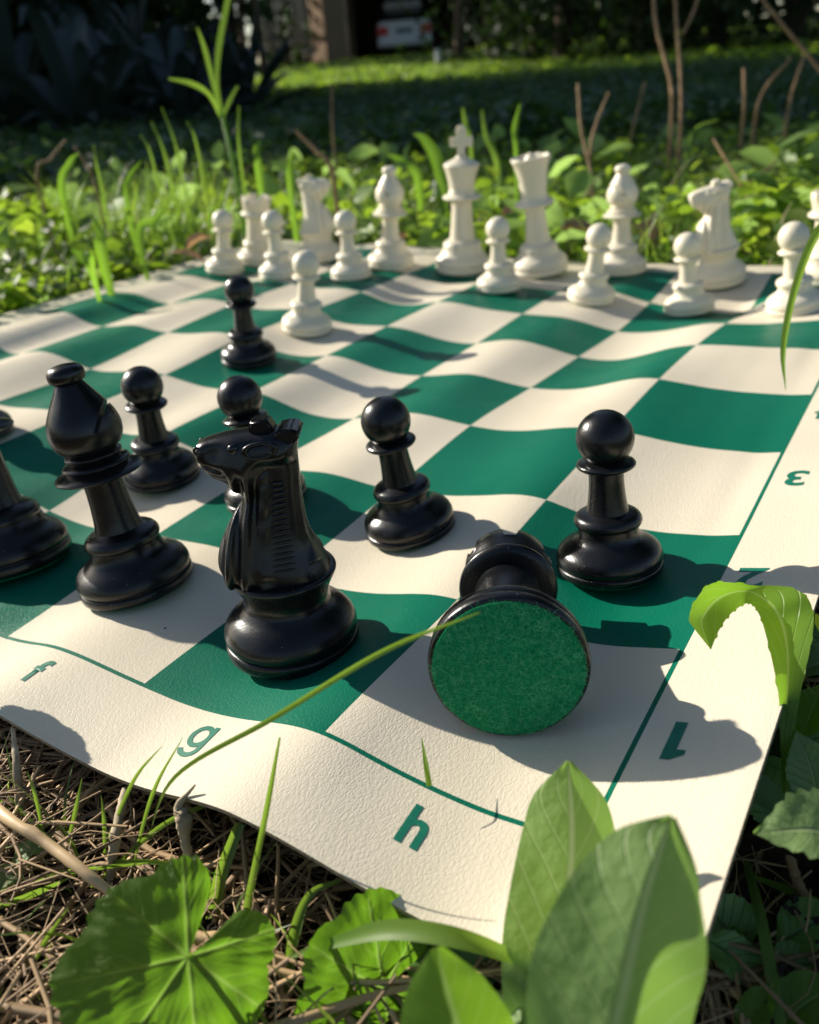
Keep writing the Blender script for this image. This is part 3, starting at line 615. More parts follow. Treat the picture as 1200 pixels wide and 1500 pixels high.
def meshes_for(kind, hi=True):
    key = (kind, hi)
    if key in _cache: return _cache[key]
    L_ = []; seg = 72 if hi else 40
    if kind == 'knight':
        for nm, p in KBASE: L_.append((nm, lathe(p, seg), None))
        L_.append(('horse_head', knight_mesh(), None))
        L_.append(('forelock', crest_mesh(), 'horse_head'))
        for s in (-1, 1):
            L_.append(('eye', blob((1.35, .9, 1.3), (6.0, kside(6.0, 55.2, s) - s * .15, 55.2), .3), 'horse_head'))
            L_.append(('ear', torus(2.0, .5, (1.7, .85), (.0, kside(0, 54.8, s), 54.9), .10), 'horse_head'))
            L_.append(('nostril', torus(.7, .28, (1, 1.2), (14.6, kside(14.6, 54.6, s), 54.6), .2), 'horse_head'))
            for k in range(17):
                w_ = 26.0 + k * 1.27; f = k / 16
                L_.append(('mane_ridge', ridge_mesh(-5.0 + .7 * f, .5 - 1.8 * f, w_ + .15, w_, s, .34 + .22 * f), 'horse_head'))
    else:
        for nm, p in PROF[kind]:
            if p is None:
                me = {'pawn': lambda: sphere_mesh(7.35, 37.0, seg), 'rook': turret_mesh, 'queen': coronet_mesh}[kind]()
            elif nm == 'mitre': me = mitre_mesh(chaikin(p, 1), seg)
            else: me = lathe(p, seg)
            L_.append((nm, me, None))
        if kind == 'king': L_.append(('cross', cross_mesh(), 'crown'))
    fr = FELT_R[kind]
    L_.append(('felt_pad', lathe([(.01, 0), (fr - .25, 0), (fr, .12), (fr, .6)], seg, 0), None))
    _cache[key] = L_
    return L_
def piece(kind, colour, key, label, group, yaw=0, hi=True, loc=None, quat=None):
    if loc is None:
        x, y, z, ax, ay = PIECES[key]; loc = Vector((x, y, z + .1)) * MM; quat = tilt_q(ax, ay, yaw)
    t = empty('chess_' + kind, loc, quat); tag(t, label, 'chess ' + kind, group)
    mt = M_BLACK if colour == 'black' else M_WHITE; parts = {}
    for nm, me, par in meshes_for(kind, hi):
        me = me.copy() if False else me
        o = bpy.data.objects.new(nm, me); COL.objects.link(o); o.parent = parts.get(par, t) if par else t
        if not me.materials: me.materials.append(None)
        o.material_slots[0].link = 'OBJECT'; o.material_slots[0].material = M_FELT if nm == 'felt_pad' else mt
        if nm not in parts: parts[nm] = o
    return t, parts
D_YAW = math.atan2(.848, -.5245)
GBP = 'black chess pawns standing on the mat'; GWP = 'white chess pawns standing on the mat'
piece('pawn', 'black', 'bpawn_h', 'black pawn beside the toppled rook, nearest the numbered right edge of the mat', GBP)
piece('pawn', 'black', 'bpawn_g', 'black pawn on a cream square between the black knight and the toppled rook', GBP)
piece('pawn', 'black', 'bpawn_e', 'black pawn just behind and right of the black bishop', GBP)
piece('pawn', 'black', 'bpawn_f', 'black pawn mostly hidden behind the head of the black knight', GBP)
piece('pawn', 'black', 'bpawn_d', 'farthest black pawn, out in mid-board facing a lone white pawn', GBP)
PIECES['bpawn_x'] = [80.0, 301.0, zs(80, 301) + .4, 0.0, .02]
piece('pawn', 'black', 'bpawn_x', 'black pawn cut by the left edge of the photo behind the black bishop', GBP)
piece('bishop', 'black', 'bishop', 'black bishop with a slotted mitre standing left of the black knight', 'large black chess pieces', yaw=radians(-50))
piece('knight', 'black', 'knight', 'black knight with ribbed mane facing left, front of the mat beside the letter g', 'large black chess pieces', yaw=D_YAW)
PIECES['bking'] = [28.0, 208.5, -8.6, 0.065, .13]
piece('queen', 'black', 'bking', 'tall black piece cut by the left edge, only its wide base and stem in view', 'large black chess pieces')
piece('pawn', 'white', 'wp_d', 'white pawn advanced alone into mid-board facing a black pawn', GWP, hi=False)
piece('pawn', 'white', 'wp_e', 'white pawn standing between the white king and white queen', GWP, hi=False)
piece('pawn', 'white', 'wp_f', 'white pawn just in front of the right-hand white bishop', GWP, hi=False)
piece('pawn', 'white', 'wp_g', 'white pawn just in front of the right-hand white knight', GWP, hi=False)
piece('pawn', 'white', 'wp_h', 'white pawn behind the hanging grass blade near the right edge of the photo', GWP, hi=False)
piece('pawn', 'white', 'wp_a', 'white pawn left of the left white rook, leftmost of the white pieces', GWP, hi=False)
piece('pawn', 'white', 'wp_b', 'white pawn right beside the left white rook', GWP, hi=False)
piece('pawn', 'white', 'wp_c', 'white pawn between the left white knight and the left white bishop', GWP, hi=False)
GW = 'white back-rank chess pieces'
PIECES['wn2'][1] += 4; PIECES['wn2'][0] += 2
piece('king', 'white', 'wk', 'white king topped by a cross, tallest piece on the mat', GW, yaw=radians(-60), hi=False)
piece('queen', 'white', 'wq', 'white queen with scalloped coronet right of the white king', GW, hi=False)
piece('bishop', 'white', 'wb', 'left white bishop standing alone left of the white king', GW, yaw=radians(150), hi=False)
piece('bishop', 'white', 'wb2', 'right white bishop behind a white pawn, between the queen and a knight', GW, yaw=radians(150), hi=False)
piece('knight', 'white', 'wn2', 'white knight facing left near the right end of the white row', GW, yaw=D_YAW, hi=False)
piece('knight', 'white', 'wn1', 'white knight facing right near the left end of the white row', GW, yaw=D_YAW + pi - .3, hi=False)
piece('rook', 'white', 'wr1', 'left white rook standing between two white pawns', GW, hi=False)
PIECES['wr2'][3] = -.03; PIECES['wr2'][4] = .06
piece('rook', 'white', 'wr2', 'right white rook half cut off by the right edge of the photo', GW, hi=False)
# toppled rook: lies on its base rim and its turret, felt towards the camera
az = radians(26); elev = radians(-6.2)
adir = Vector((cos(az) * cos(elev), sin(az) * cos(elev), sin(elev)))
zc_ = .0163
rc = onz(745, 981, zc_)
rc.z = zc_ + zs(rc.x * 1000, rc.y * 1000) * MM * .6
rk, rparts = piece('rook', 'black', None, 'black rook toppled on its side showing the green felt under its base', 'large black chess pieces', loc=rc, quat=Vector((0, 0, 1)).rotation_difference(adir))
def fibres(n, R_):
    V = []; F = []
    for i in range(n):
        a = random.random() * 2 * pi; r = R_ * sqrt(random.random())
        rim = random.random() < .18
        if rim: r = R_ * (1 - .01 * random.random())
        p = Vector((r * cos(a), r * sin(a), -.02 - random.random() * .12)); d = random.random() * 2 * pi
        L_ = random.uniform(.5, 2.0); cv = random.uniform(-1.6, 1.6); w_ = random.uniform(.016, .036); st = []
        dz = random.uniform(-.05, .02)
        if rim: d = a + random.uniform(-.8, .8); L_ *= .22; p.z = random.uniform(0, .5)
        for k in range(4):
            st.append(p.copy()); dd = d + cv * k / 3; p = p + Vector((cos(dd), sin(dd), dz)) * L_ / 3
        b = len(V)
        for k, q in enumerate(st):
            dd = d + cv * k / 3; nx = Vector((-sin(dd), cos(dd), 0)) * w_
            V.append((q + nx) * MM); V.append((q - nx) * MM)
        for k in range(3): F.append((b + 2 * k, b + 2 * k + 1, b + 2 * k + 3, b + 2 * k + 2))
    return mesh_py('felt_fibres', V, F)
fb = link('felt_fibres', fibres(5200, 15.3), M_FIBRE, rparts['felt_pad']); fb['kind'] = 'stuff'
# ================================================================== plants and litter
def nrm(v): return v / (np.linalg.norm(v, axis=-1, keepdims=True) + 1e-12)
def strip(pts, widths, side, n=24, nu=9, fold=0.0, serr=0.0, nser=11, cup=0.0, thick=None, wav=0.0, shape=None):
    """leaf blade along a centre line; pts in m, widths = half widths in mm"""
    C_ = catmull([tuple(p) for p in pts], n); W = np.interp(np.linspace(0, 1, n), np.linspace(0, 1, len(widths)), widths) * MM
    if len(widths) > 3: W = np.maximum(catmull([(w_, 0) for w_ in widths], n)[:, 0], 0.02) * MM
    T = nrm(np.gradient(C_, axis=0))
    sd_ = np.array([tuple(s) for s in side], float) if isinstance(side, list) else np.array([tuple(side)] * 2, float)
    SD = np.stack([np.interp(np.linspace(0, 1, n), np.linspace(0, 1, len(sd_)), sd_[:, k]) for k in range(3)], 1)
    SD = nrm(SD - T * (SD * T).sum(1, keepdims=True)); NM = np.cross(SD, T)
    V = []; UV = []
    for i in range(n):
        v = i / (n - 1)
        for j in range(nu):
            s = -1 + 2 * j / (nu - 1); ww = W[i]
            if serr and abs(s) > .99:
                ph = (v * nser) % 1; ww *= 1 + serr * (ph if ph < .8 else (1 - ph) * 4) 
            p = C_[i] + SD[i] * s * ww + NM[i] * (W[i] * (fold * abs(s) + cup * s * s) + wav * MM * sin(v * 17 + s * 3) * abs(s))
            V.append(p); UV.append((s, v))
    idx = np.arange(n * nu).reshape(n, nu)
    F = np.stack([idx[:-1, :-1], idx[:-1, 1:], idx[1:, 1:], idx[1:, :-1]], -1).reshape(-1, 4)
    return np.array(V), F, np.array(UV)
def tube(pts, radii, n=16, seg=8, knob=0):
    C_ = catmull([tuple(p) for p in pts], n); R_ = np.interp(np.linspace(0, 1, n), np.linspace(0, 1, len(radii)), radii) * MM
    if knob: R_ = R_ * (1 + knob * np.random.default_rng(int(abs(C_[0, 0]) * 1e5) % 9999).normal(0, 1, n)); C_ = C_ + np.random.default_rng(int(abs(C_[0, 1]) * 1e5) % 9999).normal(0, 1, C_.shape) * R_[:, None] * knob * 1.2
    T = nrm(np.gradient(C_, axis=0)); a = nrm(np.cross(T, np.array([.13, .2, .97]))); b = np.cross(T, a)
    th = np.linspace(0, 2 * pi, seg, endpoint=False)
    V = (C_[:, None] + R_[:, None, None] * (a[:, None] * np.cos(th)[None, :, None] + b[:, None] * np.sin(th)[None, :, None])).reshape(-1, 3)
    i = np.arange(n - 1)[:, None] * seg; j = np.arange(seg)[None]; j2 = (j + 1) % seg
    F = np.stack([i + j, i + j2, i + seg + j2, i + seg + j], -1).reshape(-1, 4)
    return V, F
def make(name, parts_VF, m, parent=None, org=None, **tg):
    """join arrays into one mesh object; org = origin"""
    V = []; F = []; U = []; k = 0
    for p in parts_VF:
        V.append(p[0]); F.append(p[1] + k); k += len(p[0]); U.append(p[2] if len(p) > 2 else np.zeros((len(p[0]), 2)))
    V = np.concatenate(V); F = np.concatenate(F); U = np.concatenate(U)
    o_ = np.array(org if org is not None else (0, 0, 0), float)
    me = mesh_np(name, V - o_, F, uv=U); o = link(name, me, m, parent)
    if org is not None and parent is None: o.location = org
    return o
R3 = np.array(RIGHT); D3 = np.array(DOWN); F3 = np.array(FWD)
# ---- ovate leaves in front (one plant)
def plant(name, label, cat, base, group=None):
    t = empty(name, base); tag(t, label, cat, group); return t
def leaf(t, pts, widths, side, m, n=40, name='leaf', **k):
    V, F, U = strip(pts, widths, side, n=n, **k); o = link(name, mesh_np(name, V - np.array(t.location), F, uv=U), m, t); return o
def stem(t, pts, radii, m, name='stem', n=16):
    V, F = tube(pts, radii, n); return link(name, mesh_np(name, V - np.array(t.location), F), m, t)
bp_ = at(850, 1800, 128); bp_ = Vector((bp_.x, bp_.y, gz(bp_.x, bp_.y)))
t = plant('broadleaf_weed', 'young weed with three broad oval leaves rising in front of the mat corner', 'weed', bp_)
sideR = tuple(RIGHT)
leaf(t, [at(800, 1640, 128), at(806, 1520, 126), at(820, 1400, 126), at(838, 1250, 130), at(833, 1115, 136)], [1.4, 3.0, 4.8, 6.4, 7.6, 8.2, 8.6, 8.6, 8.2, 7.3, 5.6, .4],
     sideR, M_OVATE, n=60, fold=-.22, cup=-.05, wav=.45, nu=17)
leaf(t, [at(860, 1760, 100), at(880, 1600, 98), at(915, 1450, 98), at(948, 1310, 101), at(985, 1196, 106)], [2, 4.5, 6.8, 8.6, 9.8, 10.3, 10.3, 9.6, 8.5, 7.0, 5.0, .4],
     [tuple(RIGHT * .95 - FWD * .25), tuple(RIGHT), tuple(RIGHT * .9 + DOWN * .1)], M_OVATE, n=60, fold=-.55, cup=.18, wav=.5, nu=17)
leaf(t, [at(730, 1760, 112), at(705, 1640, 108), at(680, 1540, 106), at(655, 1450, 108), at(640, 1388, 110)], [2, 5.0, 7.2, 8.0, 7.9, 7.2, 5.6, 3.4, .8],
     tuple(RIGHT * .95 + FWD * .3), M_BRIGHT, n=44, fold=-.12, cup=-.2, wav=.2, nu=13)
stem(t, [bp_, at(850, 1720, 122), at(800, 1640, 128)], [1.4, 1.2, 1.0], M_GRASS)
stem(t, [bp_, at(880, 1800, 108), at(862, 1760, 100)], [1.4, 1.2, 1.0], M_GRASS)
stem(t, [bp_, at(760, 1830, 116), at(730, 1760, 112)], [1.4, 1.2, 1.0], M_GRASS)
# ---- bright arched leaf at the right edge
bp_ = at(1150, 1235, 166); bp_.z = gz(bp_.x, bp_.y)
t = plant('arching_leaf_plant', 'bright yellow-green toothed leaf arching over the right edge of the mat', 'weed', bp_)
SEC = [((1147, 1235), (1150, 1235), (1153, 1235), 162), ((1145, 1150), (1150, 1150), (1156, 1150), 161), ((1143, 1080), (1151, 1080), (1163, 1078), 160), ((1141, 1022), (1156, 1025), (1173, 1015), 161), ((1130, 962), (1158, 962), (1187, 950), 164),
       ((1117, 912), (1151, 917), (1192, 902), 170), ((1108, 893), (1137, 891), (1180, 872), 172), ((1102, 886), (1116, 874), (1150, 859), 175), ((1094, 884), (1095, 866), (1108, 858), 177), ((1082, 890), (1070, 870), (1068, 853), 176),
       ((1070, 900), (1050, 882), (1040, 856), 173), ((1059, 914), (1036, 899), (1019, 880), 169), ((1050, 931), (1030, 916), (1011, 909), 166), ((1042, 951), (1041, 951), (1040, 950), 164)]
def section_leaf(t, secs, m, n=90, nu=15, fold=1.2, serr=.14):
    Ls, Ms, Rs = [catmull([tuple(at(*s[k], s[3])) for s in secs], n) for k in range(3)]
    V = []; UV = []
    for i in range(n):
        v_ = i / (n - 1); wd = np.linalg.norm(Ls[i] - Rs[i]); 
        for j in range(nu):
            s_ = -1 + 2 * j / (nu - 1); p = Ms[i] * (1 - abs(s_)) + (Ls[i] if s_ < 0 else Rs[i]) * abs(s_)
            p = p + F3 * fold * wd * .12 * (1 - abs(s_) ** 1.3) 
            if abs(s_) > .99 and .2 < v_ < .97:
                ph = (v_ * 15) % 1
                if ph > .75: p = p + nrm(p - Ms[i]) * serr * MM * 2
            V.append(p); UV.append((s_, v_))
    idx = np.arange(n * nu).reshape(n, nu); F = np.stack([idx[:-1, :-1], idx[:-1, 1:], idx[1:, 1:], idx[1:, :-1]], -1).reshape(-1, 4)
    return link('leaf', mesh_np('leaf', np.array(V) - np.array(t.location), F, uv=UV), m, t)
section_leaf(t, SEC, M_BRIGHT)
# ---- mallow leaves
def mallow(t, c, n_, upd, R_, seed, scallop=20, petiole=None, asym=None):
    """round palmate leaf; c centre, n_ leaf normal, upd direction of the middle lobe, R_ mm"""
    rs = np.random.default_rng(seed); nr, nth = 46, 300
    n_ = np.array(n_.normalized()); upd = np.array(upd); upd = nrm(upd - n_ * (upd @ n_)); rt = np.cross(upd, n_)
    gap = radians(17); th = np.linspace(-pi + gap, pi - gap, nth)
    veins = [k * radians(46) for k in (-3, -2, -1, 0, 1, 2, 3)]
    dv = np.min(np.abs(th[:, None] - np.array(veins)[None]), 1)
    Rth = R_ * (1 - .10 * (dv / radians(23)) ** 2) * (1 - .05 * np.cos(th * 1)) 
    Rth *= 1 + .022 * np.abs(np.sin(th * scallop)) + .012 * np.sin(th * 47 + 1)
    edge = np.clip((pi - gap - np.abs(th)) / radians(16), 0, 1); Rth *= .80 + .2 * np.sqrt(edge)
    if asym is not None:
        dd = np.sin(th)[:, None] * rt + np.cos(th)[:, None] * upd
        for av, k_ in asym: Rth *= 1 - k_ * np.maximum(0, dd @ np.array(av))
    rr = np.linspace(0.0, 1, nr); X = (rr[None] * Rth[:, None]) * np.sin(th)[:, None]; Y = (rr[None] * Rth[:, None]) * np.cos(th)[:, None]
    P = np.stack([X, Y], -1); vein = np.zeros(X.shape)
    def seg(a, b, w_, s):
        nonlocal vein
        ab = b - a; tt = np.clip(((P - a) @ ab) / (ab @ ab), 0, 1); d = np.linalg.norm(P - a - tt[..., None] * ab, axis=-1)
        vein = np.maximum(vein, s * np.exp(-(d / (w_ * (1.15 - .7 * tt))) ** 2))
    for a in veins:
        e = np.array([sin(a), cos(a)]) * R_ * .93; seg(np.zeros(2), e, .36, 1)
        for q in (.33, .5, .66, .8):
            for s_ in (-1, 1):
                b0 = e * (q + rs.uniform(-.04, .04)); a2 = a + s_ * rs.uniform(.55, .75); b1 = b0 + np.array([sin(a2), cos(a2)]) * R_ * .36 * (1.15 - q); seg(b0, b1, .17, .42)
                if q < .6:
                    a3 = a + s_ * .15; b2 = b1 * .6 + b0 * .4; seg(b2, b2 + np.array([sin(a3), cos(a3)]) * R_ * .15, .12, .25)
    pleat = -np.minimum(dv / radians(23), 1) ** 1.3
    Z = (pleat[:, None] * -.022 * R_ * rr[None] + .16 * R_ * (rr[None] ** 2) * -1 + .05 * R_ * np.sin(th * 3 + 1)[:, None] * rr[None] ** 2) - vein * .22 + rs.normal(0, .015, X.shape)
    Z += .25 * np.sin(X * .9) * np.cos(Y * .8)
    V = np.array(c)[None, None] + (X[..., None] * rt + Y[..., None] * upd + Z[..., None] * n_) * MM
    idx = np.arange(nth * nr).reshape(nth, nr)
    F = np.stack([idx[:-1, :-1], idx[1:, :-1], idx[1:, 1:], idx[:-1, 1:]], -1).reshape(-1, 4)
    me = mesh_np('leaf', V.reshape(-1, 3) - np.array(t.location), F)
    at_ = me.attributes.new('vein', 'FLOAT', 'POINT'); at_.data.foreach_set('value', vein.reshape(-1).astype(NP_DT))
    o = link('leaf', me, M_MALLOW, t)
    if petiole: stem(t, petiole, [.7, .65, .5], M_GRASS)
    return o
bp_ = onz(300, 1560, -.02)
t = plant('mallow_plant', 'large round scalloped mallow leaf in the lower left corner of the photo', 'mallow plant', bp_)
c1 = at(276, 1402, 132)
mallow(t, c1, (-FWD * .85 - DOWN * .38 + RIGHT * .34), (-RIGHT * .62 + DOWN * .78), 20.6, 3, petiole=[bp_, at(300, 1480, 140), c1 - Vector(FWD) * -.0006], asym=[(RIGHT, .34), (-DOWN, .34)])
bp_ = onz(600, 1530, -.02)
t = plant('mallow_plant', 'smaller bright green mallow leaf tucked against the mat edge below the letter h', 'mallow plant', bp_)
c2 = at(562, 1450, 142)
mallow(t, c2, (-FWD * .85 + RIGHT * .45), (-RIGHT * .75 + DOWN * .1), 16, 5, petiole=[bp_, at(605, 1500, 146), c2 + FWD * .0006])
bp_ = Vector((-.034, .205, gz(-.034, .205)))
t = plant('mallow_plant', 'mallow leaf off the left edge, its toothed shadow falling by the letter f', 'mallow plant', bp_)
c3 = Vector((-.0235, .166, .0135))
mallow(t, c3, Vector((.0, .75, .6)), Vector((.5, .6, -.6)), 6.6, 9, petiole=[bp_, Vector((-.03, .19, .0)), c3])
# ---- individual grass blades by the near edge
def blade(label, pts, w_, group='green grass blades round the near edge of the mat', side=None, m=None, fold=.25, n=22, cat='grass blade', name='grass_sprout'):
    sd_ = side if side is not None else tuple(RIGHT * .7 + DOWN * .3)
    V, F, U = strip(pts, w_, sd_, n=n, nu=5, fold=fold); org = np.array(pts[0])
    o = link(name, mesh_np(name, V - org, F, uv=U), m or M_GRASS); o.location = org; return tag(o, label, cat, group)
def gp(px, py, dz=0.0):
    p = onz(px, py, -.017); return Vector((p.x, p.y, gz(p.x, p.y) + dz))
blade('long green grass blade slanting up from the straw to the toppled rook', [gp(205, 1215), at(255, 1140, 162), at(400, 1052, 143), at(560, 955, 133), at(703, 897, 127)], [.25, .36, .46, .5, .42, .08], side=tuple(DOWN * .9 + FWD * .3), n=40)
blade('short green grass tip touching the letter g from the left', [gp(150, 1230), at(195, 1145, 170), at(238, 1092, 166)], [.35, .4, .05])
blade('thin green grass tip crossing over the letter g', [gp(190, 1260), at(225, 1160, 166), at(268, 1080, 163)], [.35, .42, .05])
blade('upright narrow blade standing clear of the mat edge between letters g and h', [gp(348, 1385), at(366, 1310, 158), at(390, 1190, 154), at(410, 1080, 152)], [.8, .85, .6, .5, .2])
blade('thick cut green stem leaning against the mat edge right of the round leaf', [gp(308, 1330), at(325, 1280, 162), at(352, 1206, 164)], [1.3, 1.3, 1.0], fold=.5)
blade('bent green blade bridging the mat corner and the bright mallow leaf', [at(425, 1402, 146), at(500, 1378, 138), at(575, 1362, 132), at(660, 1372, 128), at(740, 1398, 128), at(800, 1425, 132)], [.3, 1.0, 1.5, 1.5, 1.1, .5], side=tuple(DOWN * .8 - FWD * .5), n=40)
blade('bent green stem rising beside the bright mallow leaf', [gp(420, 1440), at(430, 1370, 150), at(455, 1310, 152), at(500, 1290, 154)], [.9, .9, .7, .2])
blade('tiny cut blade lying across the green border line above the letter h', [onz(629, 1152, .004), onz(624, 1120, .006), onz(618, 1082, .007)], [.55, .5, .1], side=tuple(RIGHT))
blade('dark green blade hanging down in front of the right-hand white pawns', [at(1230, 300, 300), at(1192, 350, 296), at(1163, 430, 292), at(1148, 510, 288), at(1151, 571, 286)], [1.4, 1.5, 1.3, 1.0, .1], side=tuple(RIGHT), n=34)
blade('long curved blade lying beside the lower right edge of the mat', [gp(1095, 1250, .002), at(1112, 1330, 150), at(1130, 1420, 141), at(1150, 1530, 132)], [.7, 1.0, 1.1, .9], side=tuple(RIGHT), n=30)
blade('pale flattened blade on the ground right of the mat corner', [gp(1100, 1276, .003), at(1150, 1300, 158), at(1215, 1325, 156)], [.5, 1.2, .8], side=tuple(DOWN * .8 + FWD * .5))
blade('green blade crossing the straw beneath the letter f', [gp(0, 1145), at(45, 1200, 176), at(110, 1265, 168), at(125, 1290, 168)], [.5, .6, .5, .1])
blade('pale green blade lying low across the straw left of the round leaf', [gp(-30, 1330, .003), at(60, 1285, 165), at(150, 1270, 166), at(250, 1262, 166)], [.6, .8, .6, .1], side=tuple(DOWN * .7 + FWD * .4))
blade('second pale blade lying just under the first left of the round leaf', [gp(-30, 1352, .004), at(50, 1308, 162), at(110, 1282, 164)], [.7, .9, .1], side=tuple(DOWN * .7 + FWD * .4))
blade('green blade sprawling over the straw right below the letter g', [gp(130, 1290), at(230, 1215, 172), at(300, 1180, 172), at(340, 1170, 172)], [.4, .55, .5, .1], side=tuple(DOWN))
blade('long thin blade arched above the small twigs left of the upright stem', [gp(110, 1265), at(190, 1262, 168), at(270, 1268, 163), at(330, 1285, 160)], [.35, .5, .45, .1], side=tuple(DOWN))
for k, (x0, y0, x1, y1, lab) in enumerate([(60, 1215, 40, 1130, 'short upright blade in the straw under the letter f'), (95, 1230, 120, 1140, 'short blade leaning right in the straw under the letter f'), (150, 1245, 148, 1165, 'short blade beside the split straw stalk'),
        (30, 1420, 100, 1330, 'thin blade at the left edge of the photo beside the round leaf'), (45, 1480, 75, 1380, 'blade rising from the lower left corner of the photo'), (120, 1270, 85, 1205, 'little blade crossing the thick tan stalk')]):
    blade(lab, [gp(x0, y0), at((x0 + x1) / 2 + 4, (y0 + y1) / 2, 172 if y0 < 1300 else 152), at(x1, y1, 174 if y0 < 1300 else 150)], [.4, .5, .05])
# ---- dry stalks and twigs by the near edge
def stick(label, pts, r, m=None, group=None, name='dry_stalk', cat='dry stalk', seg=8, n=26):
    V, F = tube(pts, r, n, seg, .06); org = np.array(pts[0]); o = link(name, mesh_np(name, V - org, F), m or M_STALK); o.location = org; return tag(o, label, cat, group)
M_STALK = simple('tan_stalk', (0.78, 0.56, 0.30), .5, scale=90, col2=(0.50, 0.32, 0.15), bump=.0002, spec=.5)
M_PALE = simple('bleached_straw', (0.50, 0.42, 0.28), .7, scale=220, col2=(0.22, 0.16, 0.09), bump=.0003)
stick('thick smooth tan stalk running down from the left edge behind the round leaf', [gp(-60, 1150, .004), at(0, 1190, 170), at(75, 1240, 162), at(150, 1298, 156), gp(260, 1370, .003)], [.9, 1.15, 1.2, 1.0, .7])
stick('pale split straw stalk standing from the straw up to the mat edge', [gp(158, 1290), at(168, 1230, 172), at(184, 1156, 182)], [1.0, 1.15, 1.0], M_PALE)
stick('short thick pale stub of stalk poking out right of the round leaf', [gp(420, 1415, .004), at(350, 1385, 150), at(285, 1375, 150)], [1.2, 1.8, 1.4], M_STALK)
stick('bleached flat straw leaning at the left edge below the leaf shadow', [gp(30, 1200), at(25, 1130, 186), at(19, 1068, 192)], [1.2, 1.0, .4], M_PALE)
stick('thin orange-brown twig standing near the mat edge below the letter g', [gp(402, 1400), at(405, 1330, 158), at(408, 1250, 163), at(405, 1235, 164)], [.5, .45, .4, .3], M_TWIG)
stick('curled dry seed stalk reaching over the edge of the mat below the letter g', [gp(287, 1290), at(272, 1235, 168), at(270, 1200, 168), at(262, 1180, 168), at(286, 1150, 168)], [.8, 1.0, 1.9, .9, .2], M_PALE)
stick('hair-thin bent twig hooked over the mat edge', [gp(290, 1200, .01), at(315, 1158, 172), at(331, 1138, 172), at(334, 1172, 168)], [.12, .14, .12, .08], M_TWIG)
stick('brown bark chip lying in the litter right of the round leaf', [gp(350, 1400, .003), at(380, 1355, 158), at(410, 1320, 160)], [1.2, 2.2, .8], M_TWIG)
stick('woody twig lying along the left side of the round leaf', [gp(30, 1430, .003), gp(80, 1370, .004), gp(130, 1300, .004)], [.7, .8, .6], M_TWIG)
stick('short bent brown twig in the shade right of the mat corner', [gp(1155, 1270, .004), at(1172, 1300, 156), at(1200, 1340, 152)], [.9, 1.0, .8], M_TWIG)
# ---- stuff: straw litter near the mat
def straw_field(n, box, name, m, L0=12, L1=46, r0=.18, r1=.75, zlo=0, zhi=10, upb=.25, seed=3):
    rs = np.random.default_rng(seed); A = []; ks = 5; seg = 5
    V = np.empty((n, ks, seg, 3)); 
    for i in range(n):
        x = rs.uniform(box[0], box[1]); y = rs.uniform(box[2], box[3]); z = gz(x, y) + rs.uniform(zlo, zhi) * MM
        if x > -.034 and y > -.034: z = min(z, -.0185); inside = True
        else: inside = False
        a = rs.normal(radians(-35), 1.0); L_ = rs.uniform(L0, L1) * MM; r = (r0 + (r1 - r0) * rs.random() ** 2.2) * MM; el = rs.normal(0, upb)
        d = np.array([cos(a) * cos(el), sin(a) * cos(el), abs(sin(el)) if rs.random() < .7 else sin(el)]); d[2] *= (0.02 if inside else .2 if x > -.062 else 1.0); cv = rs.normal(0, .35, 3); cv[2] *= .5
        u = nrm(np.cross(d, [0, 0, 1.])); v = np.cross(u, d); fl = rs.uniform(.35, 1)
        for k in range(ks):
            t_ = k / (ks - 1); p = np.array([x, y, z]) + d * L_ * (t_ - .5) + cv * L_ * (t_ - .5) ** 2
            rr = r * (1 - .5 * t_)
            for j in range(seg):
                b = 2 * pi * j / seg; V[i, k, j] = p + u * cos(b) * rr + v * sin(b) * rr * fl
    idx = np.arange(n * ks * seg).reshape(n, ks, seg); a = idx[:, :-1, :]; b = np.roll(idx, -1, 2)[:, :-1, :]; c = np.roll(idx, -1, 2)[:, 1:, :]; d = idx[:, 1:, :]
    F = np.stack([a, b, c, d], -1).reshape(-1, 4)
    return link(name, mesh_np(name, V.reshape(-1, 3), F), m)
tag(straw_field(1900, (-.10, .012, -.035, .26), 'straw_litter', M_STRAW, L0=10, L1=62, r0=.15, r1=1.05, zhi=11, upb=.32), 'tangle of dry straw and stems under the near edge of the mat', 'straw', kind='stuff')
tag(straw_field(1500, (-.10, .012, -.035, .26), 'fine_straw_litter', M_STRAW, L0=5, L1=20, r0=.1, r1=.3, zhi=13, upb=.5, seed=8), 'fine broken straw on the soil under the near edge of the mat', 'straw', kind='stuff')
tag(straw_field(900, (-.03, .30, -.13, -.022), 'shaded_litter', M_STRAW, L0=8, L1=40, zhi=6, seed=11), 'dark straw and stems on the soil right of the mat', 'straw', kind='stuff')
def crumbs(n, box, seed=5):
    rs = np.random.default_rng(seed); V = []; F = []
    for i in range(n):
        x = rs.uniform(box[0], box[1]); y = rs.uniform(box[2], box[3]); r = rs.uniform(.3, 1.5) * MM; b = len(V); c = np.array([x, y, gz(x, y) + r * .5 + rs.uniform(0, .003)])
        for d in ((1, 0, 0), (-1, 0, 0), (0, 1, 0), (0, -1, 0), (0, 0, 1), (0, 0, -1)): V.append(c + np.array(d) * r * rs.uniform(.5, 1.2, 3))
        for f in ((0, 2, 4), (2, 1, 4), (1, 3, 4), (3, 0, 4), (2, 0, 5), (1, 2, 5), (3, 1, 5), (0, 3, 5)): F.append([b + q for q in f])
    return link('soil_crumbs', mesh_np('soil_crumbs', np.array(V), np.array(F), smooth=False), M_SOIL)
tag(crumbs(4500, (-.10, .02, -.13, .26)), 'loose crumbs of dark soil in front of the mat', 'soil', kind='stuff')
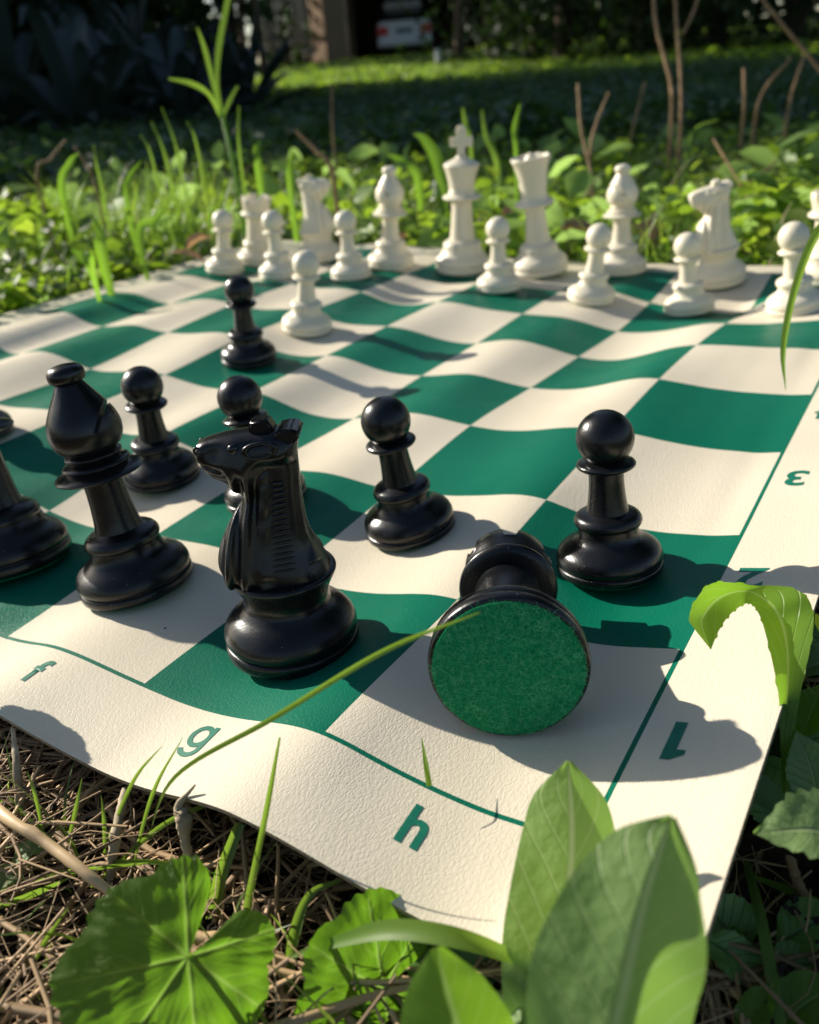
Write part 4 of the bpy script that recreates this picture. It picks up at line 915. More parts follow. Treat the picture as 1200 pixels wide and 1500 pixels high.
# ---- stuff: leaves and blades built as one big array
def leaf_cloud(name, pos, nor, dirv, L_, W_, m, bendz=.15, rowsn=3):
    """many small pointed oval leaves; pos,nor,dirv (n,3); L_,W_ (n,)"""
    n = len(pos); dirv = nrm(dirv - nor * (dirv * nor).sum(1, keepdims=True)); sd_ = np.cross(nor, dirv)
    prof = [(0, .0), (.18, .55), (.45, 1.0), (.75, .75), (1.0, .0)]
    V = []
    for t_, w_ in prof:
        c = pos + dirv * (L_ * t_)[:, None] - nor * (L_ * bendz * (t_ ** 2))[:, None]
        if w_ == 0: V.append(c)
        else:
            V.append(c + sd_ * (W_ * w_ * .5)[:, None] + nor * (W_ * .12 * w_)[:, None]); V.append(c); V.append(c - sd_ * (W_ * w_ * .5)[:, None] + nor * (W_ * .12 * w_)[:, None])
    V = np.stack(V, 1)   # n, 11, 3
    k = V.shape[1]; q = [(0, 1, 2, 2), (0, 2, 3, 3), (1, 4, 5, 2), (2, 5, 6, 3), (4, 7, 8, 5), (5, 8, 9, 6), (7, 10, 8, 8), (8, 10, 9, 9)]
    tri = []
    for a, b, c, d in q:
        tri.append((a, b, c)); 
        if c != d: tri.append((a, c, d))
    F = (np.arange(n)[:, None, None] * k + np.array(tri)[None]).reshape(-1, 3)
    return link(name, mesh_np(name, V.reshape(-1, 3), F), m)
def polar_pts(n, r0, r1, a0, a1, rs, power=1.0):
    """points seen from the camera foot, az measured from +X"""
    r = r0 + (r1 - r0) * rs.random(n) ** power; a = np.radians(rs.uniform(a0, a1, n))
    return np.stack([CAMP.x + r * np.cos(a), CAMP.y + r * np.sin(a)], 1), r
def offmat(P, mrg=.0):
    lo = -.0245 - mrg; hi = .4572 + .0245 + mrg
    return ~((P[:, 0] > lo) & (P[:, 0] < hi) & (P[:, 1] > lo) & (P[:, 1] < hi))
def cover(name, label, n, r0, r1, a0, a1, h0, h1, s0, s1, m, seed, power=1.0, mrg=.004, tiltk=.55, cat='ground cover', cond=None):
    rs = np.random.default_rng(seed); P, r = polar_pts(n, r0, r1, a0, a1, rs, power); k = offmat(P, mrg)
    if cond is not None: k &= cond(P)
    P = P[k]; r = r[k]; n = len(P)
    cl = np.array([noise.noise((p[0] * 7, p[1] * 7, seed)) for p in P])
    z = np.array([gz(p[0], p[1]) for p in P]) + (h0 + (h1 - h0) * rs.random(n) ** 1.3) * (1 + .8 * cl)
    nor = nrm(np.stack([rs.normal(0, tiltk, n), rs.normal(0, tiltk, n), np.ones(n)], 1)); dv = rs.normal(0, 1, (n, 3)); dv[:, 2] *= .3
    sz = rs.uniform(s0, s1, n) * (1 + .5 * cl); 
    o = leaf_cloud(name, np.column_stack([P, z]), nor, dv, sz, sz * rs.uniform(.5, .85, n), m); return tag(o, label, cat, kind='stuff')
# sunlit clover carpet behind and left of the mat
cover('clover_carpet', 'sunlit carpet of small clover-like leaves behind the mat', 15000, .45, 1.7, 2, 68, .003, .045, .008, .02, M_WEED, 21, 1.1)
cover('clover_carpet_left', 'sunlit carpet of small leaves left of the mat', 8000, .40, 1.0, 48, 75, .002, .035, .008, .018, M_WEED, 22, 1.0)
cover('shaded_weeds', 'carpet of weeds in the tree shade further back, shade also tinted into their colour', 42000, 1.5, 8.5, -2, 64, .005, .06, .012, .036, M_WEED_SHADETINT, 23, 1.5)
cover('far_lawn_leaves', 'low weeds on the far lawn', 16000, 7, 26, -2, 64, .01, .05, .04, .10, M_WEED, 24, 1.2)
cover('weeds_right', 'broad-leaved weeds growing along the right edge of the mat', 900, .12, .75, -34, 8, .003, .022, .008, .022, M_DARKLEAF, 25, 1.0, tiltk=.5, cond=lambda P: P[:, 1] < -.024)
cover('broad_weeds', 'scattered broader bright weed leaves standing in the clover', 650, .55, 1.5, 2, 72, .008, .05, .022, .045, M_BRIGHT, 27, 1.0, tiltk=1.1)
cover('weeds_right_lit', 'small sunlit leaves rising among the dark ones along the right edge of the mat', 420, .14, .7, -34, 6, .012, .03, .006, .014, M_WEED, 28, 1.0, tiltk=.6, cond=lambda P: P[:, 1] < -.03)
def grass_field(name, label, n, gen, h0, h1, w_, m, seed, lean=.35):
    rs = np.random.default_rng(seed); P = gen(rs, n); P = P[offmat(P, .004)]; n = len(P)
    z = np.array([gz(p[0], p[1]) for p in P]); H = rs.uniform(h0, h1, n); a = rs.uniform(0, 2 * pi, n); ln = rs.uniform(.05, lean, n) * H * 1.6
    base = np.column_stack([P, z]); dr = np.stack([np.cos(a), np.sin(a), np.zeros(n)], 1); sd_ = np.stack([-np.sin(a), np.cos(a), np.zeros(n)], 1)
    V = []; K = 5
    for k in range(K):
        t_ = k / (K - 1); c = base + dr * (ln * t_ ** 2)[:, None] + np.array([0, 0, 1.])[None] * (H * (t_ - .18 * t_ ** 3))[:, None]; ww = (w_ * rs.uniform(.8, 1.2, n) * (1 - t_ ** 2.2) + .00002)[:, None]
        V.append(c + sd_ * ww); V.append(c - sd_ * ww)
    V = np.stack(V, 1); F = (np.arange(n)[:, None, None] * 2 * K + np.array([(2 * k, 2 * k + 1, 2 * k + 3, 2 * k + 2) for k in range(K - 1)])[None]).reshape(-1, 4)
    return tag(link(name, mesh_np(name, V.reshape(-1, 3), F), m), label, 'grass', kind='stuff')
pg = lambda r0, r1, a0, a1, pw=1.0: (lambda rs, n: polar_pts(n, r0, r1, a0, a1, rs, pw)[0])
grass_field('grass', 'short grass mixed into the clover behind the mat', 6500, pg(.58, 1.8, 0, 70), .02, .075, .0006, M_GRASS, 31, .8)
grass_field('dead_grass', 'dry bleached grass stems tangled in the clover behind the mat', 1300, pg(.58, 1.7, 0, 70), .02, .07, .0007, M_PALE, 36, 1.3)
grass_field('tall_grass', 'tuft of taller sunlit grass behind the left corner of the mat', 560, lambda rs, n: np.array([.44, .60]) + rs.normal(0, .045, (n, 2)), .05, .125, .0006, M_GRASS, 32, .5)
grass_field('shade_grass', 'grass in the shade further back, shade also tinted into its colour', 9000, pg(1.6, 8, -2, 64, 1.4), .03, .12, .0025, M_WEED_SHADETINT, 33, .8)
grass_field('far_grass', 'strip of sunlit lawn far behind', 26000, pg(7.5, 20, 14, 50, 1.0), .03, .09, .008, M_GRASS, 34, .6)
grass_field('near_grass', 'short thin grass sprouting through the straw in front of the mat', 130, lambda rs, n: np.stack([rs.uniform(-.09, -.033, n), rs.uniform(0, .25, n)], 1), .008, .022, .0004, M_GRASS, 35, .9)
# ---- right side: larger dark leaves
def ground_leaf(label, px, py, d, ang, L_, w_, m=None, tiltn=None, group='dark toothed weed leaves right of the mat', serr=.12, cup=.1, fold=.15):
    """a single broad leaf lying low; ang = image direction it points to (deg, 0 = right, 90 = up)"""
    c = at(px, py, d); dr = RIGHT * cos(radians(ang)) - DOWN * sin(radians(ang)); dr = Vector((dr.x, dr.y, dr.z * .6)).normalized()
    p0 = c - dr * L_ * .5 * MM; p2 = c + dr * L_ * .5 * MM; sdv = dr.cross(tiltn or Vector((-.25, .1, 1))).normalized()
    V, F, U = strip([p0, c + Vector((0, 0, .1 * L_ * MM)), p2], [w_ * .1, w_ * .75, w_, w_ * .85, w_ * .45, .1], tuple(sdv), n=40, nu=11, fold=fold, cup=cup, serr=serr, nser=9, wav=.3)
    org = np.array(p0); o = link('broad_leaf', mesh_np('broad_leaf', V - org, F, uv=U), m or M_DARKLEAF); o.location = org; return tag(o, label, 'leaf', group)
ground_leaf('broad lobed leaf with pale veins at the right edge, level with the mat corner line', 1188, 1228, 133, 172, 18, 6.0, M_OVATE, serr=.3)
ground_leaf('dark leaf touching the mat edge above the broad lobed leaf', 1125, 1160, 168, 110, 18, 6.5)
ground_leaf('large shaded leaf below the arching bright leaf', 1178, 1085, 178, 120, 22, 6.5)
ground_leaf('small sunlit leaf nestled by the lower right mat edge', 1078, 1382, 150, 20, 7, 2.5, M_BRIGHT)
ground_leaf('long dark leaf pointing down beside the lower right mat edge', 1085, 1420, 146, -50, 17, 3.6)
ground_leaf('dark leaf under the mat near its lower right edge', 1055, 1360, 152, 120, 14, 6)
ground_leaf('bright folded leaf in the bottom right corner of the photo', 1185, 1475, 138, 40, 16, 4.5, M_BRIGHT)
ground_leaf('bright weed leaf standing at the right edge above the arching leaf stem', 1192, 1040, 172, 70, 13, 3.6, M_BRIGHT)
ground_leaf('mid-green leaf leaning over the soil at the right edge below the arching leaf', 1185, 1130, 158, 100, 15, 4.6, M_OVATE)
ground_leaf('small round dark leaf right of the long curved blade', 1168, 1418, 146, 10, 9, 3.8)
ground_leaf('dark leaf at the right edge above the bright folded leaf', 1190, 1360, 150, 30, 14, 4.5)
ground_leaf('bright green leaf tip at the bottom edge right of the big oval leaf', 1110, 1480, 138, 60, 11, 2.6, M_BRIGHT)
ground_leaf('pale leaf stub right of the arching leaf', 1195, 980, 186, 200, 12, 4.2, M_OVATE)
ground_leaf('dark leaf behind the stem of the arching leaf', 1190, 940, 196, 160, 16, 5)
ground_leaf('folded leaf stub near the bottom of the mat corner', 740, 1490, 128, 60, 9, 3.4, M_OVATE, group='small leaves in front of the mat')
ground_leaf('shaded leaf beneath the mat edge right of the bright mallow leaf', 640, 1400, 150, 150, 22, 8, group='small leaves in front of the mat')
ground_leaf('small grey-green leaf on the straw at the left edge', 42, 1252, 172, 30, 8, 2.6, M_OVATE, group='small leaves in front of the mat')
ground_leaf('round pale leaf on the straw at the left edge under the tan stalk', 10, 1290, 168, 10, 7, 2.8, M_OVATE, group='small leaves in front of the mat')
# ---- things standing in the sunlit weeds behind the mat
def gat(px, d, drop=0.0):
    """point on the ground straight below the pixel column px at depth d (mm)"""
    v = at(px, 300, d); return Vector((v.x, v.y, gz(v.x, v.y) - drop))
GT = 'tall things growing behind the mat'
b0 = gat(352, 690); t = plant('grass_stalk', 'tall green grass stalk with forking side blades rising above the left white rook', 'grass stalk', b0)
stem(t, [b0, at(345, 260, 695), at(326, 172, 700)], [1.9, 1.8, 1.5], M_GRASS)
sR = tuple(RIGHT)
leaf(t, [at(326, 172, 700), at(318, 120, 700), at(322, 60, 702), at(342, -40, 706)], [1.6, 1.6, 2.6, 2.2], sR, M_GRASS, n=20, name='blade', nu=5)
leaf(t, [at(324, 172, 700), at(312, 120, 698), at(300, 72, 694), at(289, 40, 690)], [1.4, 1.8, 1.8, .5], sR, M_GRASS, n=20, name='blade', nu=5)
leaf(t, [at(324, 172, 700), at(306, 138, 696), at(280, 122, 692), at(247, 115, 690)], [1.2, 1.9, 2.2, .8], tuple(DOWN), M_GRASS, n=20, name='blade', nu=5)
leaf(t, [at(326, 172, 700), at(336, 148, 700), at(348, 126, 702)], [1.0, 1.9, 1.2], sR, M_GRASS, n=14, name='blade', nu=5)
def bgblade(label, pts, w_, m=M_GRASS, side=None, cat='grass blade', group='grass blades standing behind the mat'):
    w_ = [q * (.62 if m is M_GRASS else .8) for q in w_]; pts = [at(*p) for p in pts]; g0 = Vector((pts[0].x, pts[0].y, gz(pts[0].x, pts[0].y))); 
    return blade(label, [g0] + pts, w_, group, side or sR, m, n=18, cat=cat)
bgblade('yellow-green grass blade right of the tall forking stalk', [(352, 230, 700), (350, 155, 700)], [1.5, 2, .8])
bgblade('grass blade left of the tall stalk leaning left, longest of its tuft', [(262, 230, 700), (237, 157, 705)], [1.5, 2, .6])
bgblade('grass blade leaning left in the tuft left of the tall stalk, second longest', [(245, 240, 705), (222, 178, 706)], [1.5, 2, .6])
bgblade('lone leaning grass blade at the left end of the tall tuft', [(225, 240, 700), (206, 197, 700)], [1.4, 1.8, .6])
bgblade('grass blade just left of the stem of the forking stalk', [(290, 220, 700), (274, 178, 700)], [1.4, 1.8, .6])
bgblade('upright blade among the weeds above the far left mat corner', [(146, 260, 690), (137, 212, 690)], [1.4, 1.9, .7])
bgblade('bright broad leaf pointing up above the left side of the mat', [(92, 285, 660), (103, 240, 655), (116, 224, 655)], [1.2, 3.8, 3.8, .6], M_BRIGHT, cat='leaf')
bgblade('bright leaf curling right above the left side of the mat', [(187, 300, 660), (190, 260, 660), (207, 236, 660)], [1, 2.6, 2.2, .5], M_BRIGHT, cat='leaf')
bgblade('large bright leaf low in the clover left of the leftmost white pawn', [(150, 372, 560), (148, 345, 560), (135, 315, 565)], [1, 5.0, 4.2, .8], M_BRIGHT, cat='leaf')
bgblade('broad bright leaf lying in the clover under the large one left of the white pawns', [(135, 392, 545), (120, 375, 545), (105, 366, 545)], [1, 5.0, 4.2, .8], M_BRIGHT, cat='leaf', side=tuple(DOWN))
bgblade('oblong bright leaf slanting above the white pawns at the left', [(205, 345, 600), (225, 325, 600), (246, 300, 600)], [2, 4.2, 3.4, .5], M_BRIGHT, cat='leaf', side=tuple(DOWN + RIGHT))
bgblade('yellow-green leaf tip above the left white rook', [(378, 240, 690), (380, 205, 690)], [2.4, 4.2, 1.5], M_BRIGHT, cat='leaf')
bgblade('broad curved leaf left of the white king head', [(648, 285, 740), (640, 235, 740), (622, 205, 740), (606, 196, 740)], [2, 5.5, 7, 5, .8], M_BRIGHT, cat='leaf')
bgblade('low leaf pointing left beside the broad curved one left of the white king', [(612, 260, 745), (585, 235, 745), (566, 226, 745)], [2, 4.5, 4, .6], M_BRIGHT, cat='leaf')
bgblade('yellow-green upright blade above the white queen', [(756, 225, 760), (754, 190, 760), (762, 152, 760)], [1.2, 2.6, 3.4, .8], M_BRIGHT)
bgblade('bright blade left of the white left bishop with an orange tip', [(425, 270, 700), (430, 222, 700)], [2.5, 3.5, 2], M_BRIGHT)
bgblade('dim broad blade rising right behind the white king', [(728, 240, 900), (712, 200, 900), (706, 160, 900)], [3, 5, 4, 1], M_GRASS)
bgblade('arched blade in front of the brown stick at the upper right', [(1008, 230, 900), (1018, 190, 900), (1052, 175, 900)], [2, 4, 3, .8], M_GRASS)
bgblade('pale seed head blade standing above the white king', [(690, 215, 800), (682, 180, 800), (678, 158, 800)], [2, 3, 4, 1.5], M_GRASS)
GS = 'brown dry sticks standing in the weeds'
def bstick(label, pts, r, ground=True, m=M_TWIG):
    P = [at(*p) for p in pts]
    if ground: P = [Vector((P[0].x, P[0].y, gz(P[0].x, P[0].y)))] + P
    return stick(label, P, [q * .58 for q in r], m, GS, 'dry_stick', 'dry stick', 8, 28)
bstick('short tan stick standing right of the white queen, left one of a forked pair', [(868, 265, 800), (852, 190, 800), (847, 122, 800)], [3.2, 3, 2.8, 2.6])
bstick('short tan stick standing right of the white queen, right one of a forked pair', [(865, 225, 805), (874, 180, 805), (892, 136, 805)], [2.6, 2.6, 2.4, 2.2])
bstick('tall brown stick leaving the top of the photo, left of three at the upper right', [(985, 150, 900), (975, 90, 900), (962, 40, 900), (955, -30, 900)], [3.8, 3.8, 3.8, 3.6, 3.4])
bstick('tall straight brown stick, middle of three leaving the top at the upper right', [(998, 170, 890), (996, 90, 890), (990, 20, 890), (988, -30, 890)], [3.4, 3.4, 3.4, 3.2, 3.2])
bstick('short branch forking right off the middle tall stick at the upper right', [(1000, 50, 900), (1015, 20, 900), (1028, -20, 900)], [3.2, 3.0, 2.8], False)
bstick('long brown stick slanting in from the top right corner of the photo', [(1240, 160, 900), (1195, 95, 900), (1150, 40, 900), (1110, -10, 900)], [3.4, 3.4, 3.2, 3.0])
bstick('thin tan stick standing upright below the slanting one at the upper right', [(1090, 160, 950), (1090, 100, 950)], [3.2, 3.2, 3.0])
bstick('grey-brown stick leaning right near the right edge of the photo', [(1112, 150, 950), (1158, 85, 950)], [3.4, 3.2, 2.8])
bstick('second grey-brown leaning stick right of the first near the right edge', [(1155, 160, 940), (1178, 82, 940)], [3.2, 3.0, 2.8])
bstick('reddish stick slanting down behind the right white knight', [(1118, 330, 700), (1085, 270, 720), (1045, 203, 740)], [1.8, 2.0, 1.8])
bstick('thin brown stick rising left behind the right white knight', [(1085, 282, 735), (1140, 235, 745)], [1.8, 1.8, 1.6])
bstick('brown branch lying low between the right white bishop and knight', [(935, 336, 690), (1005, 322, 690), (1078, 285, 690)], [2.0, 1.8, 1.5], False)
bstick('thick pinkish-brown stick leaning left above the left white knight', [(487, 255, 700), (462, 220, 700), (434, 192, 700)], [3.0, 3.4, 3.4, 2.6])
bstick('brown stick leaning right at the far left behind the weeds', [(55, 262, 690), (75, 232, 690), (96, 205, 690)], [2, 2.3, 2.3, 1.8])
bstick('brown stick leaning left beside the bright broad leaf at the left', [(140, 275, 700), (125, 238, 700), (108, 214, 700)], [1.8, 2, 2, 1.6])
bstick('faint brown stick standing in the shade above the left white bishop', [(488, 200, 1100), (486, 120, 1100)], [2.6, 2.6, 2.2])
bstick('faint slanting stick in the shade left of the tall sticks', [(925, 200, 1150), (945, 120, 1150)], [3, 3, 2.4])
bstick('dark curved twig beside the base of the white queen', [(890, 352, 620), (835, 330, 640), (808, 298, 650)], [2.2, 2.0, 1.5, 1.2], False, M_BARK)
def dead(label, px, py, d, L_, w_, ang):
    return ground_leaf(label, px, py, d, ang, L_, w_, M_DEAD, group='dry fallen leaves behind the mat', serr=0, cup=.5)
dead('curled pinkish dead leaf behind the mat between the queen and the right bishop', 845, 342, 640, 34, 8, 160)
dead('pale dead leaf behind the right white bishop base', 942, 345, 640, 26, 8, 120)
dead('brown dead leaf left of the white queen stem', 750, 312, 680, 18, 6, 60)
dead('reddish dead leaf right of the right white knight base', 1088, 362, 640, 18, 6, 20)
dead('pale dead leaf in the clover left of the leftmost white pawn', 292, 358, 590, 22, 7, 40)
dead('dry stick-like leaf lying by the far left mat corner', 272, 378, 560, 30, 3, 160)
dead('brown dead leaf under the weeds above the far edge left of the king', 590, 350, 680, 16, 5, 10)
def pol(az_, d):
    px = 600 - 1227 * tan(radians(az_ - 33.9)); q_ = FWD + RIGHT * ((px - 600) / FPX) + DOWN * (-650 / FPX); a = math.atan2(q_.y, q_.x); return CAMP.x + d * cos(a), CAMP.y + d * sin(a)
# ---- strap-leaved plants in the dark, upper left
def strap_plant(az_, dist, label, H, n, seed):
    rs = random.Random(seed); x, y = pol(az_, dist); b0 = Vector((x, y, gz(x, y)))
    t = plant('strap_leaved_plant', label, 'bush', b0, 'dark strap-leaved plants at the upper left')
    for k in range(n):
        th = rs.uniform(0, 2 * pi); L_ = H * rs.uniform(.7, 1.15); el = rs.uniform(.25, 1.3); dr = Vector((cos(th) * cos(el), sin(th) * cos(el), sin(el)))
        p1 = b0 + dr * L_ * .5; p2 = b0 + dr * L_ * .85 - Vector((0, 0, L_ * .10)); p3 = b0 + Vector((dr.x, dr.y, 0)) * L_ * 1.25 + Vector((0, 0, dr.z * L_ * .75 - L_ * .1))
        wv = H * 55
        leaf(t, [b0, p1, p2, p3], [wv * .7, wv, wv * .9, wv * .5, 2], tuple(dr.cross(Vector((0, 0, 1))).normalized()), M_AGAVE, n=14, nu=5, fold=.25)
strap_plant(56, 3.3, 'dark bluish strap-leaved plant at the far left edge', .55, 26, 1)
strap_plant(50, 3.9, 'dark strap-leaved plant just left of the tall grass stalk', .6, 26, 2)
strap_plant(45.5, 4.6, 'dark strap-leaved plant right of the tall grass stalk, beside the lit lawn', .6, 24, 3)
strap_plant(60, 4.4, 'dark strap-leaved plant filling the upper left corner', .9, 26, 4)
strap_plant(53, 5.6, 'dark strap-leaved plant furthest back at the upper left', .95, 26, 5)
# ---- trees and hedges
def tree(label, x, y, H, cr, n, seed, trunk_r=.12, lo=.0, leaf_s=.11, group='dark trees and bushes behind the lawn', name='tree', cat='tree', trunk=True, clumps=26):
    rs = np.random.default_rng(seed); b0 = Vector((x, y, gz(x, y) - .03)); t = plant(name, label, cat, b0, group)
    if trunk:
        P = [(0, 0, 0), (rs.normal(0, .06), rs.normal(0, .06), H * .3), (rs.normal(0, .15), rs.normal(0, .15), H * .6), (rs.normal(0, .2), rs.normal(0, .2), H * .9)]
        V, F = tube(P, [trunk_r * 1200, trunk_r * 1000, trunk_r * 700, trunk_r * 200], 14, 10); VF = [(V, F)]
        for k in range(6):
            s = np.array(P[1]) * (1 - k / 6) + np.array(P[2]) * (k / 6); th = rs.uniform(0, 2 * pi); e = s + np.array([cos(th) * cr * .7, sin(th) * cr * .7, H * .25]); mdl = (s + e) / 2 + [0, 0, -.1 * cr]
            VF.append(tube([s, mdl, e], [trunk_r * 450, trunk_r * 300, trunk_r * 80], 8, 6))
        make('trunk', VF, M_BARK, t)
    cc = np.stack([rs.normal(0, cr * .5, clumps), rs.normal(0, cr * .5, clumps), lo + (H - lo) * rs.uniform(.05, 1, clumps)], 1)
    k = rs.integers(0, clumps, n); pos = cc[k] + rs.normal(0, 1, (n, 3)) * np.array([cr * .26, cr * .26, (H - lo) * .11]); pos[:, 2] = np.maximum(pos[:, 2], .03)
    nor = nrm(rs.normal(0, 1, (n, 3)) + [0, 0, .5]); dv = rs.normal(0, 1, (n, 3)); sz = rs.uniform(.6, 1.3, n) * leaf_s
    o = leaf_cloud('crown', pos, nor, dv, sz, sz * .55, M_TREE); o.parent = t
    return t
tn = 0
# casters of the shade over the middle ground: left, beyond the frame and at its left edge
for i, (x, y, H, cr, lab) in enumerate([(2.0, 5.0, 4.2, .85, 'tall shrub out of frame left whose shade falls just behind the sunlit clover'), (4.1, 6.6, 4.6, 1.1, 'second tall shrub out of frame left shading the middle ground'),
        (5.2, 6.0, 4.6, 1.1, 'bushy dark tree behind the strap-leaved plants at the left edge'), (6.3, 7.4, 4.6, .9, 'dark tree behind the strap-leaved plants, above the grass stalk'),
        (3.9, 8.4, 5.5, 1.3, 'tree far out of frame left'), (5.2, 9.5, 6.0, 1.3, 'big tree behind the bushes at the upper left corner')]):
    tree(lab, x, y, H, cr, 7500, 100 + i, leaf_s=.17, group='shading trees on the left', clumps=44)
for i, (x, y, H, cr, lab) in enumerate([(4.2, -2.6, 6.5, 2.0, 'unseen large tree beyond the right edge, added to keep sky light off the middle ground'), (7.6, -1.6, 7.0, 2.1, 'second unseen tree beyond the right edge, added to keep sky light off the middle ground')]):
    tree(lab, x, y, H, cr, 8000, 150 + i, leaf_s=.2, lo=2.6, group='added overhanging shade trees', clumps=44)  # added out of view; crowns block sky light over the middle ground
for i, (x, y, lab) in enumerate([(11.6, 14.5, 'high-crowned tree added in the dark left background to shade the right end of the lawn'), (16.2, 16.2, 'high-crowned tree added further back to shade the right end of the lawn')]):
    tree(lab, x, y, 8.0, 1.9, 8000, 170 + i, leaf_s=.22, lo=4.2, group='added overhanging shade trees', clumps=50)  # added so that high crowns above the frame shade the lawn's right end
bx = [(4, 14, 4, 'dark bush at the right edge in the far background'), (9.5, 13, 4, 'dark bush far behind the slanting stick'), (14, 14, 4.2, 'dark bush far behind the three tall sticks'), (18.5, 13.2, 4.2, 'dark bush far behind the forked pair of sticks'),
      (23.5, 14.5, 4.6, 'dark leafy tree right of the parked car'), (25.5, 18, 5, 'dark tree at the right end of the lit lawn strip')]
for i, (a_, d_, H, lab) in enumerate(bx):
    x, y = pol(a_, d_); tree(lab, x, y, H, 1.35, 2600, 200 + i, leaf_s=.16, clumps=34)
for i, (a_, d_, H, lab) in enumerate([(-1, 19, 7, 'far tree beyond the right edge'), (6, 24, 7, 'far tree behind the bushes at the right edge'), (13, 25, 8, 'far tree behind the three tall sticks'), (20, 25, 8, 'far tree behind the bushes right of the car'),
        (45.5, 27, 7, 'thin-leaved tree left of the tan pillar'), (51.5, 27, 7, 'dark tree behind the grass stalk'), (61, 12, 5, 'dark tree at the top left corner')]):
    x, y = pol(a_, d_); tree(lab, x, y, H, 1.9, 2600, 300 + i, trunk_r=.2, leaf_s=.26, clumps=34)
# bare pale trunks visible in the gloom
def bare(label, a_, d_, lean, r, H=4):
    x, y = pol(a_, d_); z0 = gz(x, y) - .05; P = [(x, y, z0), (x + lean * .3 * RIGHT.x, y + lean * .3 * RIGHT.y, z0 + H * .4), (x + lean * RIGHT.x, y + lean * RIGHT.y, z0 + H)]
    V, F = tube(P, [r * 1000, r * 800, r * 500], 12, 10); V2, F2 = tube([P[1], (P[1][0] + .5 * RIGHT.x, P[1][1] + .5 * RIGHT.y, z0 + H * .85)], [r * 500, r * 250], 8, 8)
    b0 = Vector(P[0]); t = plant('slender_tree', label, 'tree', b0, 'slender bare-stemmed trees in the background')
    link('trunk', mesh_np('trunk', V - np.array(b0), F), M_BARK2, t); link('branch', mesh_np('branch', V2 - np.array(b0), F2), M_BARK2, t)
M_BARK2 = simple('pale_bark', (0.22, 0.15, 0.11), .9, scale=10, col2=(0.08, 0.055, 0.04), bump=.01)
bare('slender leaning trunk left of the tan pillar', 43.6, 11, -.3, .05); bare('second slender trunk between the grass stalk and the tan pillar', 45.0, 11.5, .25, .045)
bare('slender trunk just right of the parked car', 30.5, 19, .4, .12); bare('slender trunk at the right end of the lit lawn', 28.2, 18, -.5, .11)
bare('faint trunk far behind the white queen', 25.5, 15, .3, .06)
# ---- carport with the parked car
CAZ = radians(32.0); cx, cy = pol(34.1, 30.5); cz = gz(cx, cy) + 0.0
fwdv = Vector((cos(CAZ), sin(CAZ), 0)); rv = Vector((sin(CAZ), -cos(CAZ), 0))
def box_m(w_, d_, h_, c=(0, 0, 0), bev=.0):
    bm = bmesh.new(); bmesh.ops.create_cube(bm, size=1); bmesh.ops.scale(bm, vec=(w_, d_, h_), verts=bm.verts); bmesh.ops.translate(bm, vec=c, verts=bm.verts)
    if bev: bmesh.ops.bevel(bm, geom=list(bm.edges), offset=bev, segments=2, affect='EDGES')
    return mesh_bm('box', bm, False)
def oriented(t): t.rotation_mode = 'XYZ'; t.rotation_euler = (0, 0, CAZ - pi / 2)
zcar = gz(cx, cy) - .02
t = plant('parked_car', 'white car parked under the dark carport, seen from behind with red tail lights', 'car', (cx, cy, zcar)); oriented(t)
M_CAR = plastic('car_paint', (.82, .85, .9), .3, bump=0); M_GLASS = plastic('dark_glass', (.01, .012, .015), .1, bump=0); M_RED = plastic('tail_light_red', (.75, .02, .02), .3, bump=0); M_TYRE = simple('tyre_rubber', (.015, .015, .015), .9)
M_PLATE = simple('plate', (.25, .27, .3), .6)
def hull(sec, ys):
    V = []; F = []; n = len(sec[0])
    for s, y in zip(sec, ys): V += [(x, y, z) for x, z in s]
    for i in range(len(sec) - 1):
        for k in range(n): F.append((i * n + k, i * n + (k + 1) % n, (i + 1) * n + (k + 1) % n, (i + 1) * n + k))
    F.append(tuple(range(n))[::-1]); F.append(tuple((len(sec) - 1) * n + k for k in range(n)))
    me = mesh_py('hull', V, F, True, radians(40)); bm = bmesh.new(); bm.from_mesh(me); bmesh.ops.recalc_face_normals(bm, faces=bm.faces); bm.to_mesh(me); bm.free(); return me
lowr = lambda w_, z0, z1: [(-w_ + .06, z0), (-w_, z0 + .12), (-w_, z1 - .12), (-w_ + .1, z1), (w_ - .1, z1), (w_, z1 - .12), (w_, z0 + .12), (w_ - .06, z0)]
link('body', hull([lowr(.8, .32, .98), lowr(.87, .24, 1.02), lowr(.88, .2, .98), lowr(.88, .2, .95), lowr(.84, .25, .8), lowr(.74, .3, .66)], [-.0, .15, .9, 2.9, 4.0, 4.35]), M_CAR, t)
link('cabin', hull([lowr(.72, .96, 1.02), lowr(.66, .96, 1.42), lowr(.64, .96, 1.45), lowr(.70, .94, .98)], [.3, 1.0, 2.2, 3.1]), M_GLASS, t)
link('roof', hull([lowr(.62, 1.40, 1.44 + .14), lowr(.6, 1.42, 1.46 + .12)], [1.0, 2.3]), M_CAR, t)
for s in (-1, 1):
    link('tail_light', box_m(.34, .08, .24, (s * .68, -.03, .74), .02), M_RED, t)
    for yy in (.8, 3.4):
        V, F = tube([(s * .70, yy, .31), (s * .80, yy, .31), (s * .89, yy, .31)], [310, 310, 300], 4, 20); link('wheel', mesh_np('wheel', V, F), M_TYRE, t)
link('bumper', box_m(1.70, .14, .2, (0, -.03, .42), .04), M_CAR, t); link('number_plate', box_m(.50, .02, .13, (0, -.02, .72)), M_PLATE, t)
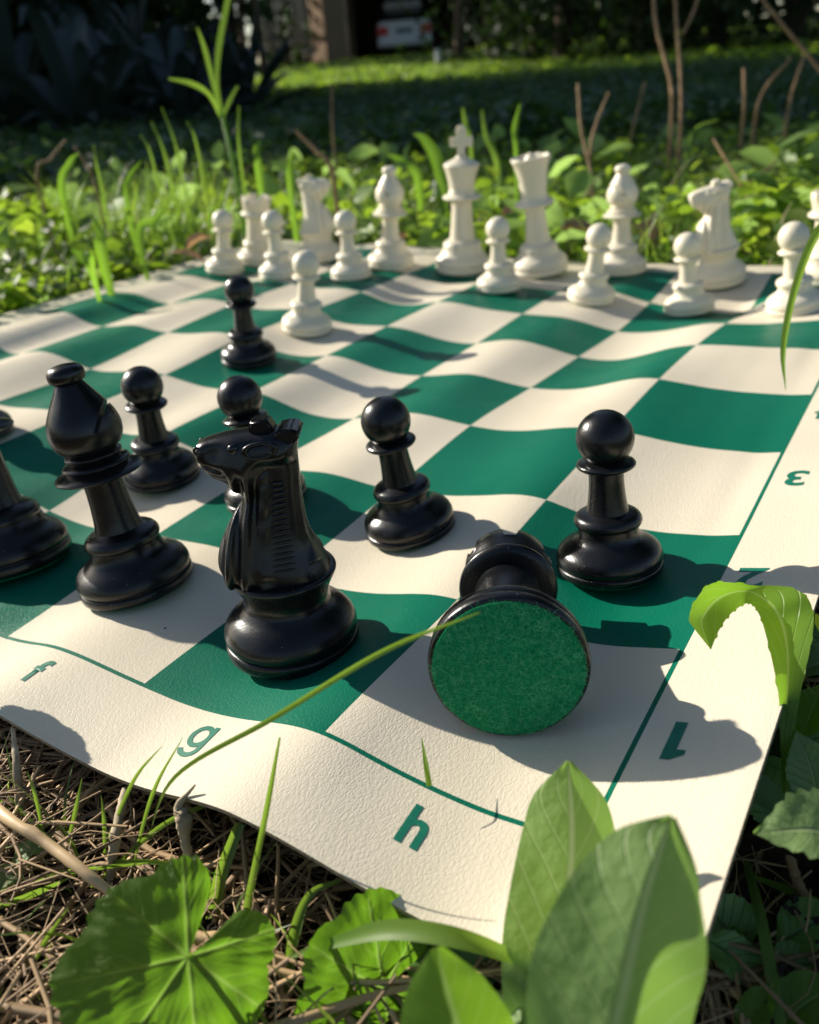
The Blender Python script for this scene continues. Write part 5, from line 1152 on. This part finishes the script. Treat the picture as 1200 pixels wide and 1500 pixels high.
M_WALLD = simple('dark_brown_boards', (0.10, 0.065, 0.04), .9, scale=3, col2=(0.045, 0.03, 0.02)); M_PILLAR = simple('tan_render', (0.30, 0.195, 0.115), .9, scale=2, col2=(0.22, 0.14, 0.085), bump=.01)
ox, oy = pol(34.4, 29)
t = plant('carport', 'dark roofed carport with a brown board fence around the parked car', 'carport', (ox, oy, gz(ox, oy) - .15)); oriented(t)
k_ = 29 / FPX
def pxx(px): return (px - 592) * k_      # lateral metres at the carport front
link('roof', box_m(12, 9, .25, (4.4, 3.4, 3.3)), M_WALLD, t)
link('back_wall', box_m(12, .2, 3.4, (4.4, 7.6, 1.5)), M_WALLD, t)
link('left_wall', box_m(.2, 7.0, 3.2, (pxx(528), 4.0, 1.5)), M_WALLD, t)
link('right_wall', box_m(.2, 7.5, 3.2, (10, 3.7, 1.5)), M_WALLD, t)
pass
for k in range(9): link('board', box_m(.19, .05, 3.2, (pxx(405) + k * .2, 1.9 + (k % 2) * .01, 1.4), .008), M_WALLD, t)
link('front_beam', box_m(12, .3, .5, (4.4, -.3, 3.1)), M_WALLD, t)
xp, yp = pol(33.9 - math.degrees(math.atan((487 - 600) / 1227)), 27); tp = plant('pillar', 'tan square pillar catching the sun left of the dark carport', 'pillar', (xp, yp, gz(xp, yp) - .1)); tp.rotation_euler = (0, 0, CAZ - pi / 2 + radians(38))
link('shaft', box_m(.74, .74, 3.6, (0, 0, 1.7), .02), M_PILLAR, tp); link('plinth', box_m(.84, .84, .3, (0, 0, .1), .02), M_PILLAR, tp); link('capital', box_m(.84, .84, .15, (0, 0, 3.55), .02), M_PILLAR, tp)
x, y = pol(31.9, 17.5); z = gz(x, y)
t = plant('bollard', 'small white post standing on the far edge of the lit lawn', 'post', (x, y, z - .02))
V, F = tube([(0, 0, 0), (0, 0, .14), (0, 0, .27)], [55, 55, 50], 5, 14); link('post', mesh_np('post', V, F), M_CAR, t)
V, F = tube([(0, 0, .27), (0, 0, .285), (0, 0, .30)], [58, 50, 5], 5, 14); link('cap', mesh_np('cap', V, F), M_CAR, t)
